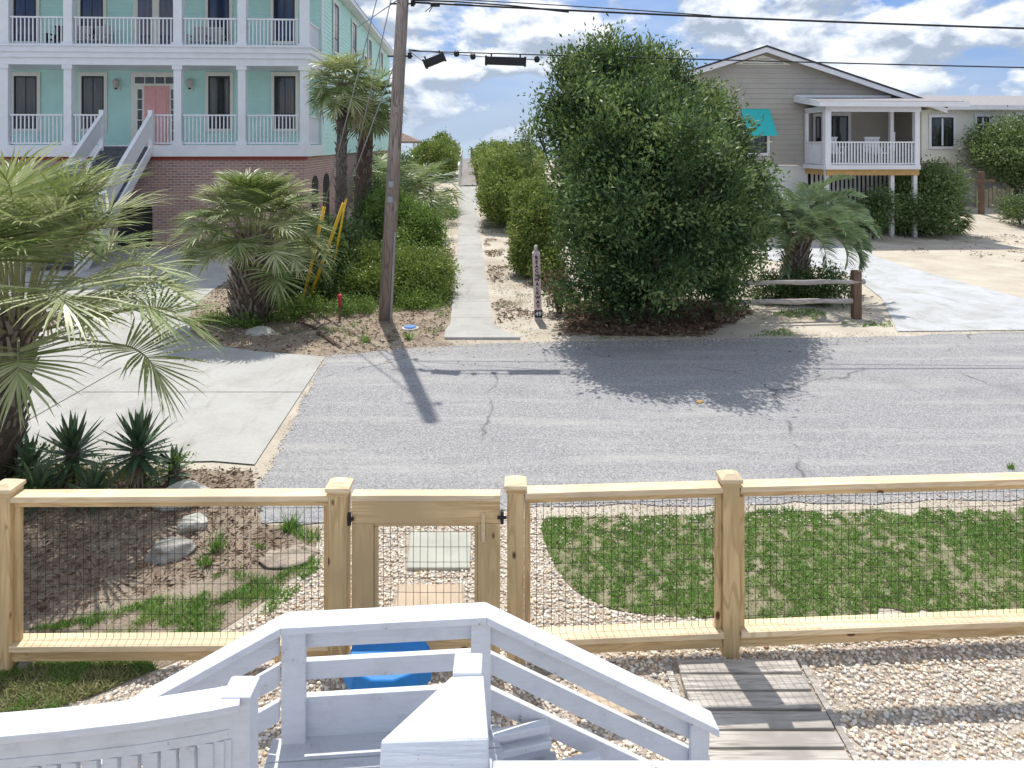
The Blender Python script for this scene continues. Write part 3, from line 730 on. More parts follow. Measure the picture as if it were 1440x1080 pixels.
# sloping right rail
def slope(u0, z0, u1, z1, name_side):
    dz = z1-z0
    sb(MB().sheared((u0, -.09, z0), (u1, -.09, z1), .125, .038), 'rail_cap')
    u0b = u0+(.02 if u1 > u0 else -.02); k = (z1-z0)/(u1-u0); z0b = z0+k*(u0b-u0)
    ue = u1-(.03 if u1 > u0 else -.03); ze = z1+k*(ue-u1)
    for off, h in ((.04, .115), (.205, .10), (.375, .10)):
        sb(MB().sheared((u0b, -.033, z0b-off), (ue, -.033, ze-off), .035, h), 'rail_board')
    return k
ue = SF.u(1012, -.09); ze = SF.z(1027, ue, -.09)
kr = slope(ur, zc, ue, ze, 'r')
sb(MB().box(ue-.14, ue-.05, -.075, -.036, 0, ze+.02), 'rail_post')
ulE = ul-1.25; kl = (SF.z(985, SF.u(212, -.09), -.09)-zc)/(SF.u(212, -.09)-ul)
slope(ul, zc, ulE, zc+kl*(ulE-ul), 'l')
sb(MB().box(ulE+.05, ulE+.14, -.075, -.036, 0, zc+kl*(ulE-ul)), 'rail_post')
# landing floor planks
zf = .665
u = ul-.02; 
vv_ = -.03
while vv_ > -.9:
    sb(MB().box(ul-.05, ur+.06, vv_-.136, vv_, zf-.03, zf), 'deck_board', 'white_worn', .005); vv_ -= .141
sb(MB().box(ul, ur, -.03, -.005, .40, zf-.033), 'fascia_board')
# right treads and left treads
for kk in range(4):
    z_ = zf-.155*(kk+1)*.9
    u0 = ur+.07+kk*.27
    sb(MB().box(u0, u0+.27, -.9, -.04, z_-.03, z_), 'tread', 'white_worn', .008)
    sb(MB().box(u0-.015, u0, -.9, -.04, z_, z_+.11), 'riser')
    u1 = ul-.06-kk*.27
    sb(MB().box(u1-.27, u1, -.9, -.04, z_-.03, z_), 'tread', 'white_worn', .008)
    sb(MB().box(u1, u1+.015, -.9, -.04, z_, z_+.11), 'riser')
# little turned treads seen through the right side
for kk, (xa, ya, xb, yb, zz) in enumerate(((692, 1030, 772, 1014, .69), (694, 1054, 774, 1036, .62), (772, 1078, 842, 1058, .56))):
    da = F*(H-zz)/(ya-HY); db = F*(H-zz)/(yb-HY)
    a = Vector((X(xa, da), da, zz)); b = Vector((X(xb, db), db, zz))
    mb = MB(); mb.beam(a-Vector((0, 0, .02)), b-Vector((0, 0, .02)), .05, .035); mb.beam(a-Vector((0, -.02, .09)), b-Vector((0, -.02, .09)), .02, .12)
    mb.build('turned_tread', 'white_near', st, bevel=.006)
# near stair rail descending from the upper deck to the landing (world coordinates)
A0 = Vector((X(657, 3.18), 3.18, Z(958, 3.18))); A1 = Vector((X(611, .955), .955, Z(1062, .955)))
mb = MB(); mb.beam(A0, A1, .14, .035); mb.build('stair_rail_cap', 'white_near', st, bevel=.004)
mb = MB(); n0 = Vector((0, 0, -.09)); mb.beam(A0+n0+Vector((.03, 0, 0)), A1+n0+Vector((.03, 0, 0)), .035, .12); mb.build('rail_board', 'white_near', st, bevel=.004)
for i in range(15):
    p = A0.lerp(A1, (i+.6)/15.5)
    MB().box(p.x+.012, p.x+.05, p.y-.019, p.y+.019, p.z-.95 if p.z-.95 > zf-.4 else zf, p.z-.14).build('baluster', 'white_near', st)
q = A0+Vector((0, .055, .0))
MB().box(q.x-.05, q.x+.05, q.y-.05, q.y+.05, .2, q.z+.02).build('newel_post', 'white_near', st, bevel=.004)
mb = MB(); c = .062; e = .03; zt = q.z+.02
mb.add([(q.x-c, q.y-c, zt), (q.x+c, q.y-c, zt), (q.x+c, q.y+c, zt), (q.x-c, q.y+c, zt), (q.x-c, q.y-c, zt+.02), (q.x+c, q.y-c, zt+.02), (q.x+c, q.y+c, zt+.02), (q.x-c, q.y+c, zt+.02), (q.x-e, q.y-e, zt+.032), (q.x+e, q.y-e, zt+.032), (q.x+e, q.y+e, zt+.04), (q.x-e, q.y+e, zt+.04)],
       [(0,3,2,1),(0,1,5,4),(1,2,6,5),(2,3,7,6),(3,0,4,7),(4,5,9,8),(5,6,10,9),(6,7,11,10),(7,4,8,11),(8,9,10,11)])
mb.build('newel_cap', 'white_near', st, bevel=.003)
# flat top piece where the near rail meets the deck rail
zt = Z(1062, 1.0)-.01
MB().box(X(535, .96), X(692, .96), .55, 1.0, zt-.05, zt+.008).build('newel_cap', 'white_worn', st, bevel=.004)
MB().box(X(560, .96), X(670, .96), .6, .95, 1.6, zt-.055).build('newel_post', 'white_near', st)
# left curved deck rail with balusters
lp = [(338, 980, 3.0), (300, 988, 2.97), (205, 1003, 2.93), (100, 1015, 2.89), (0, 1024, 2.86), (-130, 1034, 2.86), (-300, 1042, 2.9)]
LP = [Vector((X(a, d_), d_, Z(b, d_))) for a, b, d_ in lp]
for nme, dz0, dep, hh in (('rail_cap', 0, .13, .03), ('rail_board', -.063, .035, .09), ('rail_board', -.13, .032, .04)):
    mb = MB(); vs = []; fs = []
    for i, p in enumerate(LP):
        t = (LP[min(i+1, len(LP)-1)]-LP[max(i-1, 0)]); t.z = 0; t.normalize(); nr = Vector((-t.y, t.x, 0))*dep/2; hz = Vector((0, 0, hh/2)); c0 = p+Vector((0, 0, dz0))
        vs += [c0-nr-hz, c0+nr-hz, c0+nr+hz, c0-nr+hz]
    for i in range(len(LP)-1):
        for k in range(4): fs.append((i*4+k, i*4+(k+1) % 4, i*4+4+(k+1) % 4, i*4+4+k))
    fs += [(0, 1, 2, 3), tuple(4*(len(LP)-1)+k for k in (3, 2, 1, 0))]
    mb.add(vs, fs); mb.build(nme, 'white_near', st, bevel=.004)
tot = 22
for i in range(tot):
    s_ = i/tot*(len(LP)-1); a = int(s_); p = LP[a].lerp(LP[min(a+1, len(LP)-1)], s_-a)
    MB().box(p.x-.03, p.x+.028, p.y-.016, p.y+.016, .45, p.z-.15).build('baluster', 'white_near', st)
p = LP[0]; q = p+Vector((-.01, .03, 0)); zt = p.z-.002
MB().box(q.x-.055, q.x+.055, q.y-.055, q.y+.055, .2, zt).build('newel_post', 'white_near', st, bevel=.004)
mb = MB(); c = .06; e = .036
mb.add([(q.x-c, q.y-c, zt), (q.x+c, q.y-c, zt), (q.x+c, q.y+c, zt), (q.x-c, q.y+c, zt), (q.x-c, q.y-c, zt+.02), (q.x+c, q.y-c, zt+.02), (q.x+c, q.y+c, zt+.02), (q.x-c, q.y+c, zt+.02), (q.x-e, q.y-e, zt+.032), (q.x+e, q.y-e, zt+.032), (q.x+e, q.y+e, zt+.04), (q.x-e, q.y+e, zt+.04)],
       [(0,3,2,1),(0,1,5,4),(1,2,6,5),(2,3,7,6),(3,0,4,7),(4,5,9,8),(5,6,10,9),(6,7,11,10),(7,4,8,11),(8,9,10,11)])
mb.build('newel_cap', 'white_near', st, bevel=.003)
# near deck rail along the very bottom right
MB().box(X(692, .96), 1.6, .82, .965, Z(1067, .965)-.035, Z(1067, .965)).build('deck_rail_cap', 'white_worn', st, bevel=.004)

# blue covered tub
tub = empty('blue_tub', (X(547, 4.5), 4.5, 0), 'round bright blue plastic tub with lid between fence and stairs', 'tub')
MB().lathe((0, 0, 0), [(.19, 0), (.255, .27), (.268, .28)], 12).build('body', 'blue', tub, local=True, bevel=.006)
MB().lathe((0, 0, 0), [(.272, .283), (.275, .31), (.245, .40), (.235, .405)], 12).build('lid', 'blue_lit', tub, local=True, bevel=.006)

# ================================================================== HOUSES
def railing(parent, u0, u1, v, zb, zt, mat='white', gap=.13, axis='u', bw=.035):
    mb = MB()
    def bx(a0, a1, z0, z1, t):
        if axis == 'u': mb.box(a0, a1, v-t, v+t, z0, z1)
        else: mb.box(v-t, v+t, a0, a1, z0, z1)
    bx(u0, u1, zt-.05, zt, .045); bx(u0, u1, zb+.04, zb+.09, .025)
    n = max(1, int((u1-u0)/gap))
    for i in range(n+1):
        a = u0+(u1-u0)*(i+.5)/(n+1); bx(a-bw/2, a+bw/2, zb+.09, zt-.05, .017)
    return mb.build('railing', mat, parent, local=True)
def lap_wall(parent, ufun, z0, z1, v, step, mat, name='wall', side=False, sgn=-1, lip=.016):
    """lap siding: ufun(z) -> (u0,u1)"""
    mb = MB(); z = z0
    while z < z1-.001:
        zt = min(z+step, z1); a0, a1 = ufun(z); b0, b1 = ufun(zt)
        if a1-a0 > .02:
            if not side:
                mb.add([(a0, v+sgn*lip, z), (a1, v+sgn*lip, z), (b1, v, zt), (b0, v, zt), (a0, v, z), (a1, v, z)], [(0, 1, 2, 3), (0, 4, 5, 1)])
            else:
                mb.add([(v+sgn*lip, a0, z), (v+sgn*lip, a1, z), (v, b1, zt), (v, b0, zt), (v, a0, z), (v, a1, z)], [(0, 1, 2, 3), (0, 4, 5, 1)])
        z += step
    return mb.build(name, mat, parent, local=True)
def window(parent, u0, u1, z0, z1, v, trim='cream_trim', frame='dark_frame', glass='glass', side=0, tw=.11, sash=True, label=None):
    """facing -v, or +u when side"""
    def B(a0, a1, b0, b1, t0, t1):
        return (MB().box(a0, a1, v-t1, v-t0, b0, b1) if not side else MB().box(v+t0, v+t1, a0, a1, b0, b1))
    def multi(L, n, m, p):
        mb = MB()
        for q in L:
            w = B(*q); mb.add(w.v, w.f)
        return mb.build(n, m, p, local=True)
    fr = multi([(u0-tw, u0, z0-tw, z1+tw*1.3, .018, .06), (u1, u1+tw, z0-tw, z1+tw*1.3, .018, .06), (u0, u1, z1, z1+tw*1.3, .018, .062), (u0, u1, z0-tw, z0, .018, .075)], 'window', trim, parent)
    f = .055; zm = (z0+z1)/2*.55+z0*.45
    L = [(u0, u0+f, z0, z1, .017, .05), (u1-f, u1, z0, z1, .017, .05), (u0+f, u1-f, z0, z0+f, .017, .05), (u0+f, u1-f, z1-f, z1, .017, .05)]
    if sash: L += [(u0+f, u1-f, zm-.02, zm+.02, .017, .045), ((u0+u1)/2-.012, (u0+u1)/2+.012, zm+.02, z1-f, .02, .04)]
    multi(L, 'sash_frame', frame, fr); multi([(u0+f, u1-f, z0+f, z1-f, .018, .028)], 'pane', glass, fr)
    return fr

# ---------- aqua beach house
A = Frame(-6.9, 25.0)
ha = empty('beach_house', (0, 0, 0), 'tall aqua sided beach house with white double porches on a brick base', 'house')
ha.location = (-6.9, 25, 0); ha.rotation_euler = (0, 0, TH)
def ab(mb, n, m, p=None, bev=0): return mb.build(n, m, p or ha, local=True, bevel=bev)
UL = -15.5; DW = 2.34; DB = 26.7
zF, zM0, zM1, zT = 3.45, A.z(93, 0, 0), A.z(67, 0, 0), 9.45
ab(MB().box(UL, 0, 0, DW, zF-.05, zF), 'porch_floor', 'white'); ab(MB().box(UL, .05, -.06, 0, zF-.38, zF+.0), 'fascia', 'white'); ab(MB().box(.0, .05, 0, DW, zF-.38, zF), 'fascia', 'white')
# mid band with layered mouldings
ab(MB().box(UL, 0, 0.02, DW, zM0+.05, zM1), 'upper_floor', 'white')
for (z0, z1, o_) in ((zM0, zM0+.24, .02), (zM0+.24, zM0+.42, .07), (zM0+.42, zM1-.02, .12), (zM1-.02, zM1+.03, .17)):
    ab(MB().box(UL, o_, -o_, .02, z0, z1), 'band_moulding', 'white'); ab(MB().box(0, o_, .02, DW, z0, z1), 'band_moulding', 'white')
ab(MB().box(UL, .1, -.1, DW, zT, zT+.25), 'porch_ceiling', 'white')
# main walls
ab(MB().box(UL, -.02, DW+.02, DB, zF-.4, 9.6), 'wall', 'aqua')
lap_wall(ha, lambda z: (UL, -.0), zF, 9.6, DW, .16, 'aqua', 'siding')
lap_wall(ha, lambda z: (DW, DB), zF-.38, 9.6, -.01, .16, 'aqua', 'siding', side=True, sgn=1)
ab(MB().box(-.02, .045, DW-.03, DW+.16, zF-.38, 9.6), 'corner_board', 'white')
# brick base
ab(MB().box(UL, -.12, .12, .42, 0, zF-.38), 'brick_base', 'brick'); ab(MB().box(-.42, -.12, .42, DB, 0, zF-.38), 'brick_base', 'brick')
ab(MB().box(UL, -.42, 3.5, 3.8, 0, zF-.38), 'brick_base', 'brick')
mb = MB(); mb.box(UL, -.09, .09, .42, zF-.5, zF-.385); ab(mb, 'brick_course', plain('soldier_course', (.38, .10, .07), .9))
def arch_poly(a0, a1, z0, z1):
    c = (a0+a1)/2; r = (a1-a0)/2; return [(a0, z0), (a1, z0)]+[(c+r*math.cos(t), z1-r*.6+r*.6*math.sin(t)) for t in [math.pi*i/10 for i in range(11)]]
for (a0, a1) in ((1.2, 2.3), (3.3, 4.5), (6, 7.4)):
    ab(MB().prism(arch_poly(a0, a1, .0, 2.35), -.13, -.1, 0), 'arch_shade', 'dark')  # flat dark arch painted in for the shade inside an opening
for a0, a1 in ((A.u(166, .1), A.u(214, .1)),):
    ab(MB().prism(arch_poly(a0, a1, 0, 1.6), .1, .13, 1), 'arch_shade', 'dark')
# columns
for px in (8, 97, 251, 341, 428):
    u = A.u(px, .12)
    for z0, z1 in ((zF, zM0), (zM1, zT)):
        w = .125
        if z0 > 5: w = .14
        c_ = MB().box(u-w, u+w, .02, .02+2*w, z0, z1); ab(c_, 'column', 'white')
        cc = MB(); cc.box(u-w-.04, u+w+.04, -.02, .06+2*w, z1-.14, z1-.002); cc.box(u-w-.04, u+w+.04, -.02, .06+2*w, z0+.002, z0+.14); ab(cc, 'column_trim', 'white')
cu = [A.u(p_, .12) for p_ in (8, 97, 251, 341, 428)]
for a, b in zip([UL]+cu, cu):
    if b-a < .5: continue
    railing(ha, a+.17, b-.17, .1, zM1, zM1+.98)
    if abs(b-cu[2]) < .01:
        us0 = A.u(145, 0); us1 = A.u(213, 0)
        railing(ha, a+.17, us0, .1, zF, zF+1.03); railing(ha, us1, b-.17, .1, zF, zF+1.03)
    else: railing(ha, a+.17, b-.17, .1, zF, zF+1.03)
railing(ha, .3, DW-.05, -.1, zM1, zM1+.98, axis='v'); railing(ha, .3, DW-.05, -.1, zF, zF+1.03, axis='v')
# windows and doors
v = DW
def wu(a, b): return A.u(a, v), A.u(b, v)
for a, b in ((20.5, 53), (115.5, 147), (293.5, 324), (386, 416)):
    u0, u1 = wu(a, b); window(ha, u0, u1, A.z(181, u0, v), A.z(107, u0, v), v)
for a, b in ((20, 52), (114, 146), (293, 323), (385, 415)):
    u0, u1 = wu(a, b); window(ha, u0, u1, A.z(58, u0, v), A.z(-28, u0, v), v, glass='glass_blue')
u0, u1 = wu(190, 247)
dz1 = A.z(107, u0, v)
ab(MB().box(u0-.12, u1+.12, v-.05, v-.018, zF, dz1+.14), 'door_surround', 'cream_trim')
dr = ab(MB().box(A.u(204, v), A.u(239, v), v-.085, v-.052, zF+.02, A.z(121, u0, v)), 'door', 'pink', bev=.01)
mb = MB(); a = A.u(204, v); b = A.u(239, v); zt_ = A.z(121, u0, v)
for (s0, s1) in ((.1, .46), (.54, .9)):
    for (t0, t1) in ((.06, .4), (.46, .78), (.84, .95)):
        mb.box(a+(b-a)*s0, a+(b-a)*s1, v-.103, v-.086, zF+(zt_-zF)*t0, zF+(zt_-zF)*t1)
mb.build('door_panel', 'pink', dr, local=True, bevel=.006)
MB().lathe((b-.1, v-.11, zF+1), [(.03, 0), (.03, .03)], 8).build('handle', 'steel', dr, local=True)
def panes(a, b, z0, z1, nu, nz, name):
    mb = MB()
    for i in range(nu):
        for j in range(nz):
            mb.box(a+(b-a)*(i+.06)/nu, a+(b-a)*(i+.94)/nu, v-.06, v-.051, z0+(z1-z0)*(j+.05)/nz, z0+(z1-z0)*(j+.95)/nz)
    return ab(mb, name, 'glass')
panes(A.u(194, v), A.u(201, v), zF+.15, A.z(125, u0, v), 1, 5, 'sidelight'); panes(A.u(241, v), A.u(247, v), zF+.15, A.z(125, u0, v), 1, 5, 'sidelight')
panes(A.u(190, v), A.u(247, v), A.z(118, u0, v), A.z(108, u0, v), 4, 1, 'transom')
# upper french doors
a, b = wu(192, 246)
ab(MB().box(a-.1, b+.1, v-.05, v-.018, zM1, 9.3), 'door_surround', 'cream_trim')
for s0, s1 in ((A.u(195, v), A.u(214.5, v)), (A.u(225, v), A.u(245, v))):
    ab(MB().box(s0, s1, v-.075, v-.052, zM1+.25, 9.1), 'french_door', 'glass_blue')
# lanterns
for px in (166, 269):
    u = A.u(px, v); zl = A.z(117, u, v); ln = ab(MB().box(u-.09, u+.09, v-.05, v-.017, zl-.28, zl+.16), 'porch_lantern', 'cream_trim', bev=.02)
    MB().lathe((u, v-.17, zl-.18), [(.05, 0), (.1, .08), (.12, .25), (.05, .33)], 8).build('lamp_glass', 'shell', ln, local=True)
    MB().lathe((u, v-.17, zl-.24), [(.03, 0), (.05, .058)], 8).build('finial', 'black', ln, local=True)
# side windows
for (xa, xb, yt, yb) in ((468, 474.5, 3, 71), (494, 499.5, 28, 79), (517, 521, 53, 90), (534, 537, 70, 98), (511, 514, 78, 96)):
    def vs_(px):
        k = (px-720)/F; return (k*25+6.9)/(-A.s-k*A.c)
    v0, v1 = vs_(xa), vs_(xb)
    if v1 < v0: v0, v1 = v1, v0
    dd = A.d(0, v0)
    window(ha, v0, v1, H-(yb-HY)/F*dd, min(9.2, H-(yt-HY)/F*dd), 0.005, side=1, tw=.1, trim='cream_trim')
# front stairs to the porch
us0 = A.u(147, 0); us1 = A.u(211, 0); nst = 19; run = 4.5
stair = MB(); rise = zF/nst
for i in range(nst-1):
    z = zF-rise*(i+1); vv0 = -(i+1)*run/nst-.1; stair.box(us0, us1, vv0, vv0+run/nst+.03, z-.04, z)
ab(stair, 'stair_tread', 'stair_grey')
ris = MB()
for i in range(nst-1):
    z = zF-rise*(i+1); vv0 = -(i+1)*run/nst-.06; ris.box(us0, us1, vv0+run/nst-.03, vv0+run/nst-.01, z, z+rise-.04)
ab(ris, 'stair_riser', 'stair_grey')
for uu in (us0-.05, us1+.05):
    zt0 = zF+1.03
    p = [(-.1, zF-.38), (-.1, zF-.02), (-run-.1, .12), (-run-.1, -.0), (-run+.3, 0)]
    ab(MB().prism(p, uu-.03, uu+.03, 0), 'stringer', 'white')
    pb = [(-.1, zF+.32), (-.1, zT*0+zt0), (-run-.1, 1.03+.02), (-run-.1, .34)]
    ab(MB().prism(pb, uu-.02, uu+.02, 0), 'stair_side_panel', 'white')
    rc = MB(); rc.beam((uu, -.05, zt0+.03), (uu, -run-.12, 1.08), .12, .05); ab(rc, 'stair_rail', 'white')
    np_ = MB(); np_.box(uu-.07, uu+.07, -.14, 0, zF-.3, zt0+.14); ab(np_, 'newel_post', 'white'); ab(MB().box(uu-.07, uu+.07, -run-.24, -run-.1, 0, 1.2), 'newel_post', 'white')
# roof: eaves, plus a block added above the front
ev = .4
rf = MB(); wm = UL/2-1
rf.add([(UL-3, -.4, 9.62), (ev, -.4, 9.62), (ev, DB+.4, 9.62), (UL-3, DB+.4, 9.62), (UL-3, -.4, 9.82), (ev, -.4, 9.82), (ev, DB+.4, 9.82), (UL-3, DB+.4, 9.82)], [(0,3,2,1),(0,1,5,4),(1,2,6,5),(2,3,7,6),(3,0,4,7)])
ab(rf, 'eave_fascia', 'white')
rr = MB(); rr.add([(ev+.02, -.42, 9.822), (ev+.02, DB+.42, 9.822), (wm, DB-6, 12.9), (wm, 6, 12.9), (UL-3.02, -.42, 9.822), (UL-3.02, DB+.42, 9.822)], [(0, 1, 2, 3), (4, 3, 2, 5), (0, 3, 4), (1, 5, 2)])
ab(rr, 'roof', 'roof_dark')
blk = MB(); blk.box(UL, -.3, -.2, 5, 9.83, 12.2); ab(blk, 'shadow_block_wall', 'aqua')  # unseen block added to lengthen the house shadow on the driveway
bl2 = MB(); bl2.box(UL-.3, .1, -.5, 5.4, 12.202, 12.4); ab(bl2, 'shadow_block_roof', 'roof_dark')

# porch chairs on the aqua house
def porch_chair(loc, rz, mat, label, sc=1.0):
    t = empty('porch_chair', loc, label, 'chair', 'chairs on the house porches'); t.rotation_euler.z = rz; t.scale = (sc,)*3
    MB().box(-.28, .28, -.25, .28, .38, .43).build('seat', mat, t, local=True, bevel=.01)
    mb = MB()
    for i in range(5): mb.sheared((-.26+i*.105, .25, .95), (-.26+i*.105+.09, .25, .95), .02, .55)
    mb.box(-.28, .28, .24, .28, .9, .96); mb.build('backrest', mat, t, local=True)
    for sx in (-1, 1):
        MB().box(sx*.3-.04, sx*.3+.04, -.28, .3, .6, .63).build('arm', mat, t, local=True)
        for y_ in (-.24, .26): MB().box(sx*.28-.025, sx*.28+.025, y_-.025, y_+.025, 0, .598).build('leg', mat, t, local=True)
    return t
M['wicker'] = plain('pale_wicker', (.5, .48, .46), .8)
pcs = [(83, 'black porch chair at the left end of the upper aqua porch', 'black'), (112, 'pale wicker chair on the upper aqua porch by the second window', 'wicker'),
       (140, 'pale wicker chair left of the upper french doors', 'wicker'), (278, 'grey wicker chair right of the upper french doors', 'wicker'), (300, 'grey wicker chair below the right upper window', 'wicker')]
for px, lb, mm in pcs:
    u = A.u(px, 1.7); p = A.w(u, 1.7, zM1); porch_chair(p, TH, mm, lb)

# ---------- tan house
B = Frame(X(1130, 29), 29.0)
hb = empty('cottage', (0, 0, 0), 'tan sided cottage with low gable roof and screened corner porch', 'house')
hb.location = (X(1130, 29), 29, 0); hb.rotation_euler = (0, 0, TH)
def bb(mb, n, m, p=None, bev=0): return mb.build(n, m, p or hb, local=True, bevel=bev)
ua = B.u(1078, -.4); za = B.z(66, ua, -.4); ure = B.u(1332, -.4); zre = B.z(152, ure, -.4)
sl = (za-zre)/(ure-ua); ule = ua-(ure-ua)
uw1 = B.u(1296, 0); uw0 = ua-(uw1-ua)
zb = B.z(232, 0, 0)
zr = lambda u: za-.10-abs(u-ua)*sl
def uf(z):
    h = (za-.10-z)/sl; return max(uw0, ua-h), (0.0 if z < zce_-.01 else min(uw1, ua+h))
zce_ = B.z(157, .02, -1.75)+.25
lap_wall(hb, uf, zb, za-.16, 0, .20, 'tan', 'siding', lip=.022)
bb(MB().prism([(uw0, zb), (uw1, zb), (uw1, zr(uw1)-.05), (ua, za-.15), (uw0, zr(uw0)-.05)], 1.6, 12), 'wall', 'tan')
bb(MB().prism([(uw0, zb), (0, zb), (0, zce_), (uw1, zce_), (uw1, zr(uw1)-.05), (ua, za-.15), (uw0, zr(uw0)-.05)], .02, 1.597), 'front_wall', 'tan')
# roof slabs + fascia
for sgn, ue_ in ((1, ure), (-1, ule)):
    z_e = za-abs(ue_-ua)*sl
    bb(MB().prism([(ua, za), (ue_, z_e), (ue_, z_e+.07), (ua, za+.07)], -.45, 12.5), 'roof', 'roof_dark')
    bb(MB().prism([(ua, za-.004), (ue_, z_e-.004), (ue_, z_e-.19), (ua, za-.20)], -.42, -.36), 'rake_board', 'white')
    bb(MB().prism([(ua, za-.1), (ue_-sgn*.2, z_e-.1), (ue_-sgn*.2, z_e-.12), (ua, za-.12)], -.36, 0.0), 'soffit', 'tan')
# gable vent
gv_ = B.z(91, ua, 0)
hw = (za-.27-gv_)/sl
bb(MB().prism([(ua-hw, gv_), (ua+hw, gv_), (ua, za-.27)], -.05, -.018), 'gable_vent', 'cream')
mb = MB()
for i in range(5):
    z = gv_+.03+i*.085; h_ = (za-.31-z)/sl-.12
    if h_ > .1: mb.box(ua-h_, ua+h_, -.062, -.051, z, z+.03)
bb(mb, 'vent_slat', 'roof_grey')
# teal awning
aw0 = B.u(1042, 0); aw1 = B.u(1082, 0); az1 = B.z(153, aw0, 0); az0 = B.z(190, aw0, -.6)
bb(MB().prism([(0, az1), (-.75, az0), (-.75, az0-.03), (-.0, az1-.06)], aw0, aw1, 0), 'awning', 'teal')
bb(MB().prism([(-.02, az1-.06), (-.74, az0), (-.02, az0)], aw1-.02, aw1, 0), 'awning_side', 'teal')
window(hb, aw0+.1, aw1-.12, B.z(215, aw0, 0), B.z(170, aw0, 0), 0, trim='white')
# skirt below
bb(MB().box(uw0, .2, .05, .1, 0, zb-.02), 'skirt_wall', 'white_block')
mb = MB()
n = 26
for i in range(n):
    u = .3+i*(uw1-.3)/n; mb.box(u, u+.09, -.02, .02, .1, zb-.1)
bb(mb, 'lattice', 'white_block'); bb(MB().box(.2, uw1, .6, .7, 0, zb-.05), 'under_shade', 'dark')  # dark sheet behind the slats paints the shade under the cottage
# porch
pd = 1.75; pu0 = .02; pu1 = B.u(1293, -pd)
zd = B.z(233, pu0, -pd)+.0; zrt = B.z(199, pu0, -pd); zce = B.z(157, pu0, -pd)
bb(MB().box(pu0, pu1, -pd, 1.59, zd-.05, zd), 'porch_floor', 'white'); 
bb(MB().box(pu0-.02, pu1+.02, -pd-.05, -pd, zd-.14, zd+.02), 'porch_fascia', 'white'); bb(MB().box(pu0-.06, pu0-.02, -pd, -.02, zd-.14, zd+.02), 'porch_fascia', 'white')
bb(MB().box(pu0+.05, pu1, -pd+.02, -pd+.07, zd-.36, zd-.145), 'joist', 'joist'); bb(MB().box(pu0+.05, pu0+.1, -pd+.07, -.02, zd-.36, zd-.145), 'joist', 'joist')
railing(hb, pu0+.15, pu1-.1, -pd+.05, zd, zrt, gap=.115, bw=.045); railing(hb, -pd+.1, -.05, pu0+.04, zd, zrt, gap=.115, axis='v', bw=.045)
for (u, v_, w) in ((pu0+.09, -pd+.09, .11), (pu1-.08, -pd+.08, .09), (pu0+.06, -.09, .06), (B.u(1253, -.5), -.5, .07)):
    bb(MB().box(u-w, u+w, v_-w, v_+w, zd-(0 if v_ > -1 else .1), zce+.1), 'porch_post', 'white')
for u in (pu0+.1, pu1-.1, pu0+2.6): bb(MB().box(u-.07, u+.07, -pd+.08, -pd+.22, 0, zd-.15), 'stilt', 'white_block')
bb(MB().box(pu0-.0, pu1+.05, -pd-.02, -pd+.1, zce, zce+.22), 'porch_beam', 'white')
bb(MB().box(pu0+.0, pu0+.1, -pd+.1, -.02, zce, zce+.2), 'porch_beam', 'white')
bb(MB().box(pu0+.1, pu1, -pd+.1, 1.59, zce+.17, zce+.19), 'porch_ceiling', 'tan')
bb(MB().box(uw1-.12, uw1, .0, 1.59, zb, zce_-.002), 'end_wall', 'tan')
zrf = B.z(143.5, 0, -pd-.3); zrb = B.z(138.5, 0, 0)
bb(MB().prism([(-.0, zrb), (-pd-.35, zrf), (-pd-.35, zrf+.05), (0, zrb+.05)], pu0-.4, ure-.5, 0), 'porch_roof', 'roof_grey')
bb(MB().box(pu0-.42, ure-.3, -pd-.38, -pd-.34, zrf-.16, zrf+.03), 'porch_roof_fascia', 'white')
bb(MB().prism([(-.02, zrb+.1), (-pd-.34, zrf+.06), (-pd-.34, zrf-.17), (-.02, zrb-.13)], pu0-.44, pu0-.4, 0), 'porch_roof_fascia', 'white')
bb(MB().box(pu0-.4, B.u(1250, 0), -.14, -.02, B.z(139, 0, 0), B.z(134, 0, 0)), 'flashing_board', 'white')
window(hb, B.u(1166, 1.6), B.u(1192, 1.6), zd+.05, B.z(163, 1, 1.6), 1.6, trim='white', tw=.12, sash=False); window(hb, B.u(1136, 1.6)+.3, B.u(1144, 1.6)+.3, zd+.1, B.z(164, 0, 1.6), 1.6, trim='white', tw=.1, sash=False)
window(hb, B.u(1272, 1.5), B.u(1286, 1.5), B.z(184, 1, 1.6), B.z(163, 1, 1.6), 1.6, trim='white', sash=False, glass=plain('painted_daylight', (.45, .5, .55), .2))  # last pane is pale to paint the daylight seen through it
railing(hb, B.u(1256, -.5), pu1-.2, -.5, zd+.5, B.z(186, 3, -.5), gap=.2)
for px, lb in ((1172, 'white porch chair with dark cushion behind left corner of cottage railing'), (1232, 'white porch chair with dark cushion in the middle of the cottage porch')):
    u = B.u(px, -.7); p = B.w(u, -.7, zd); porch_chair(p, TH, 'white', lb, 1.12)

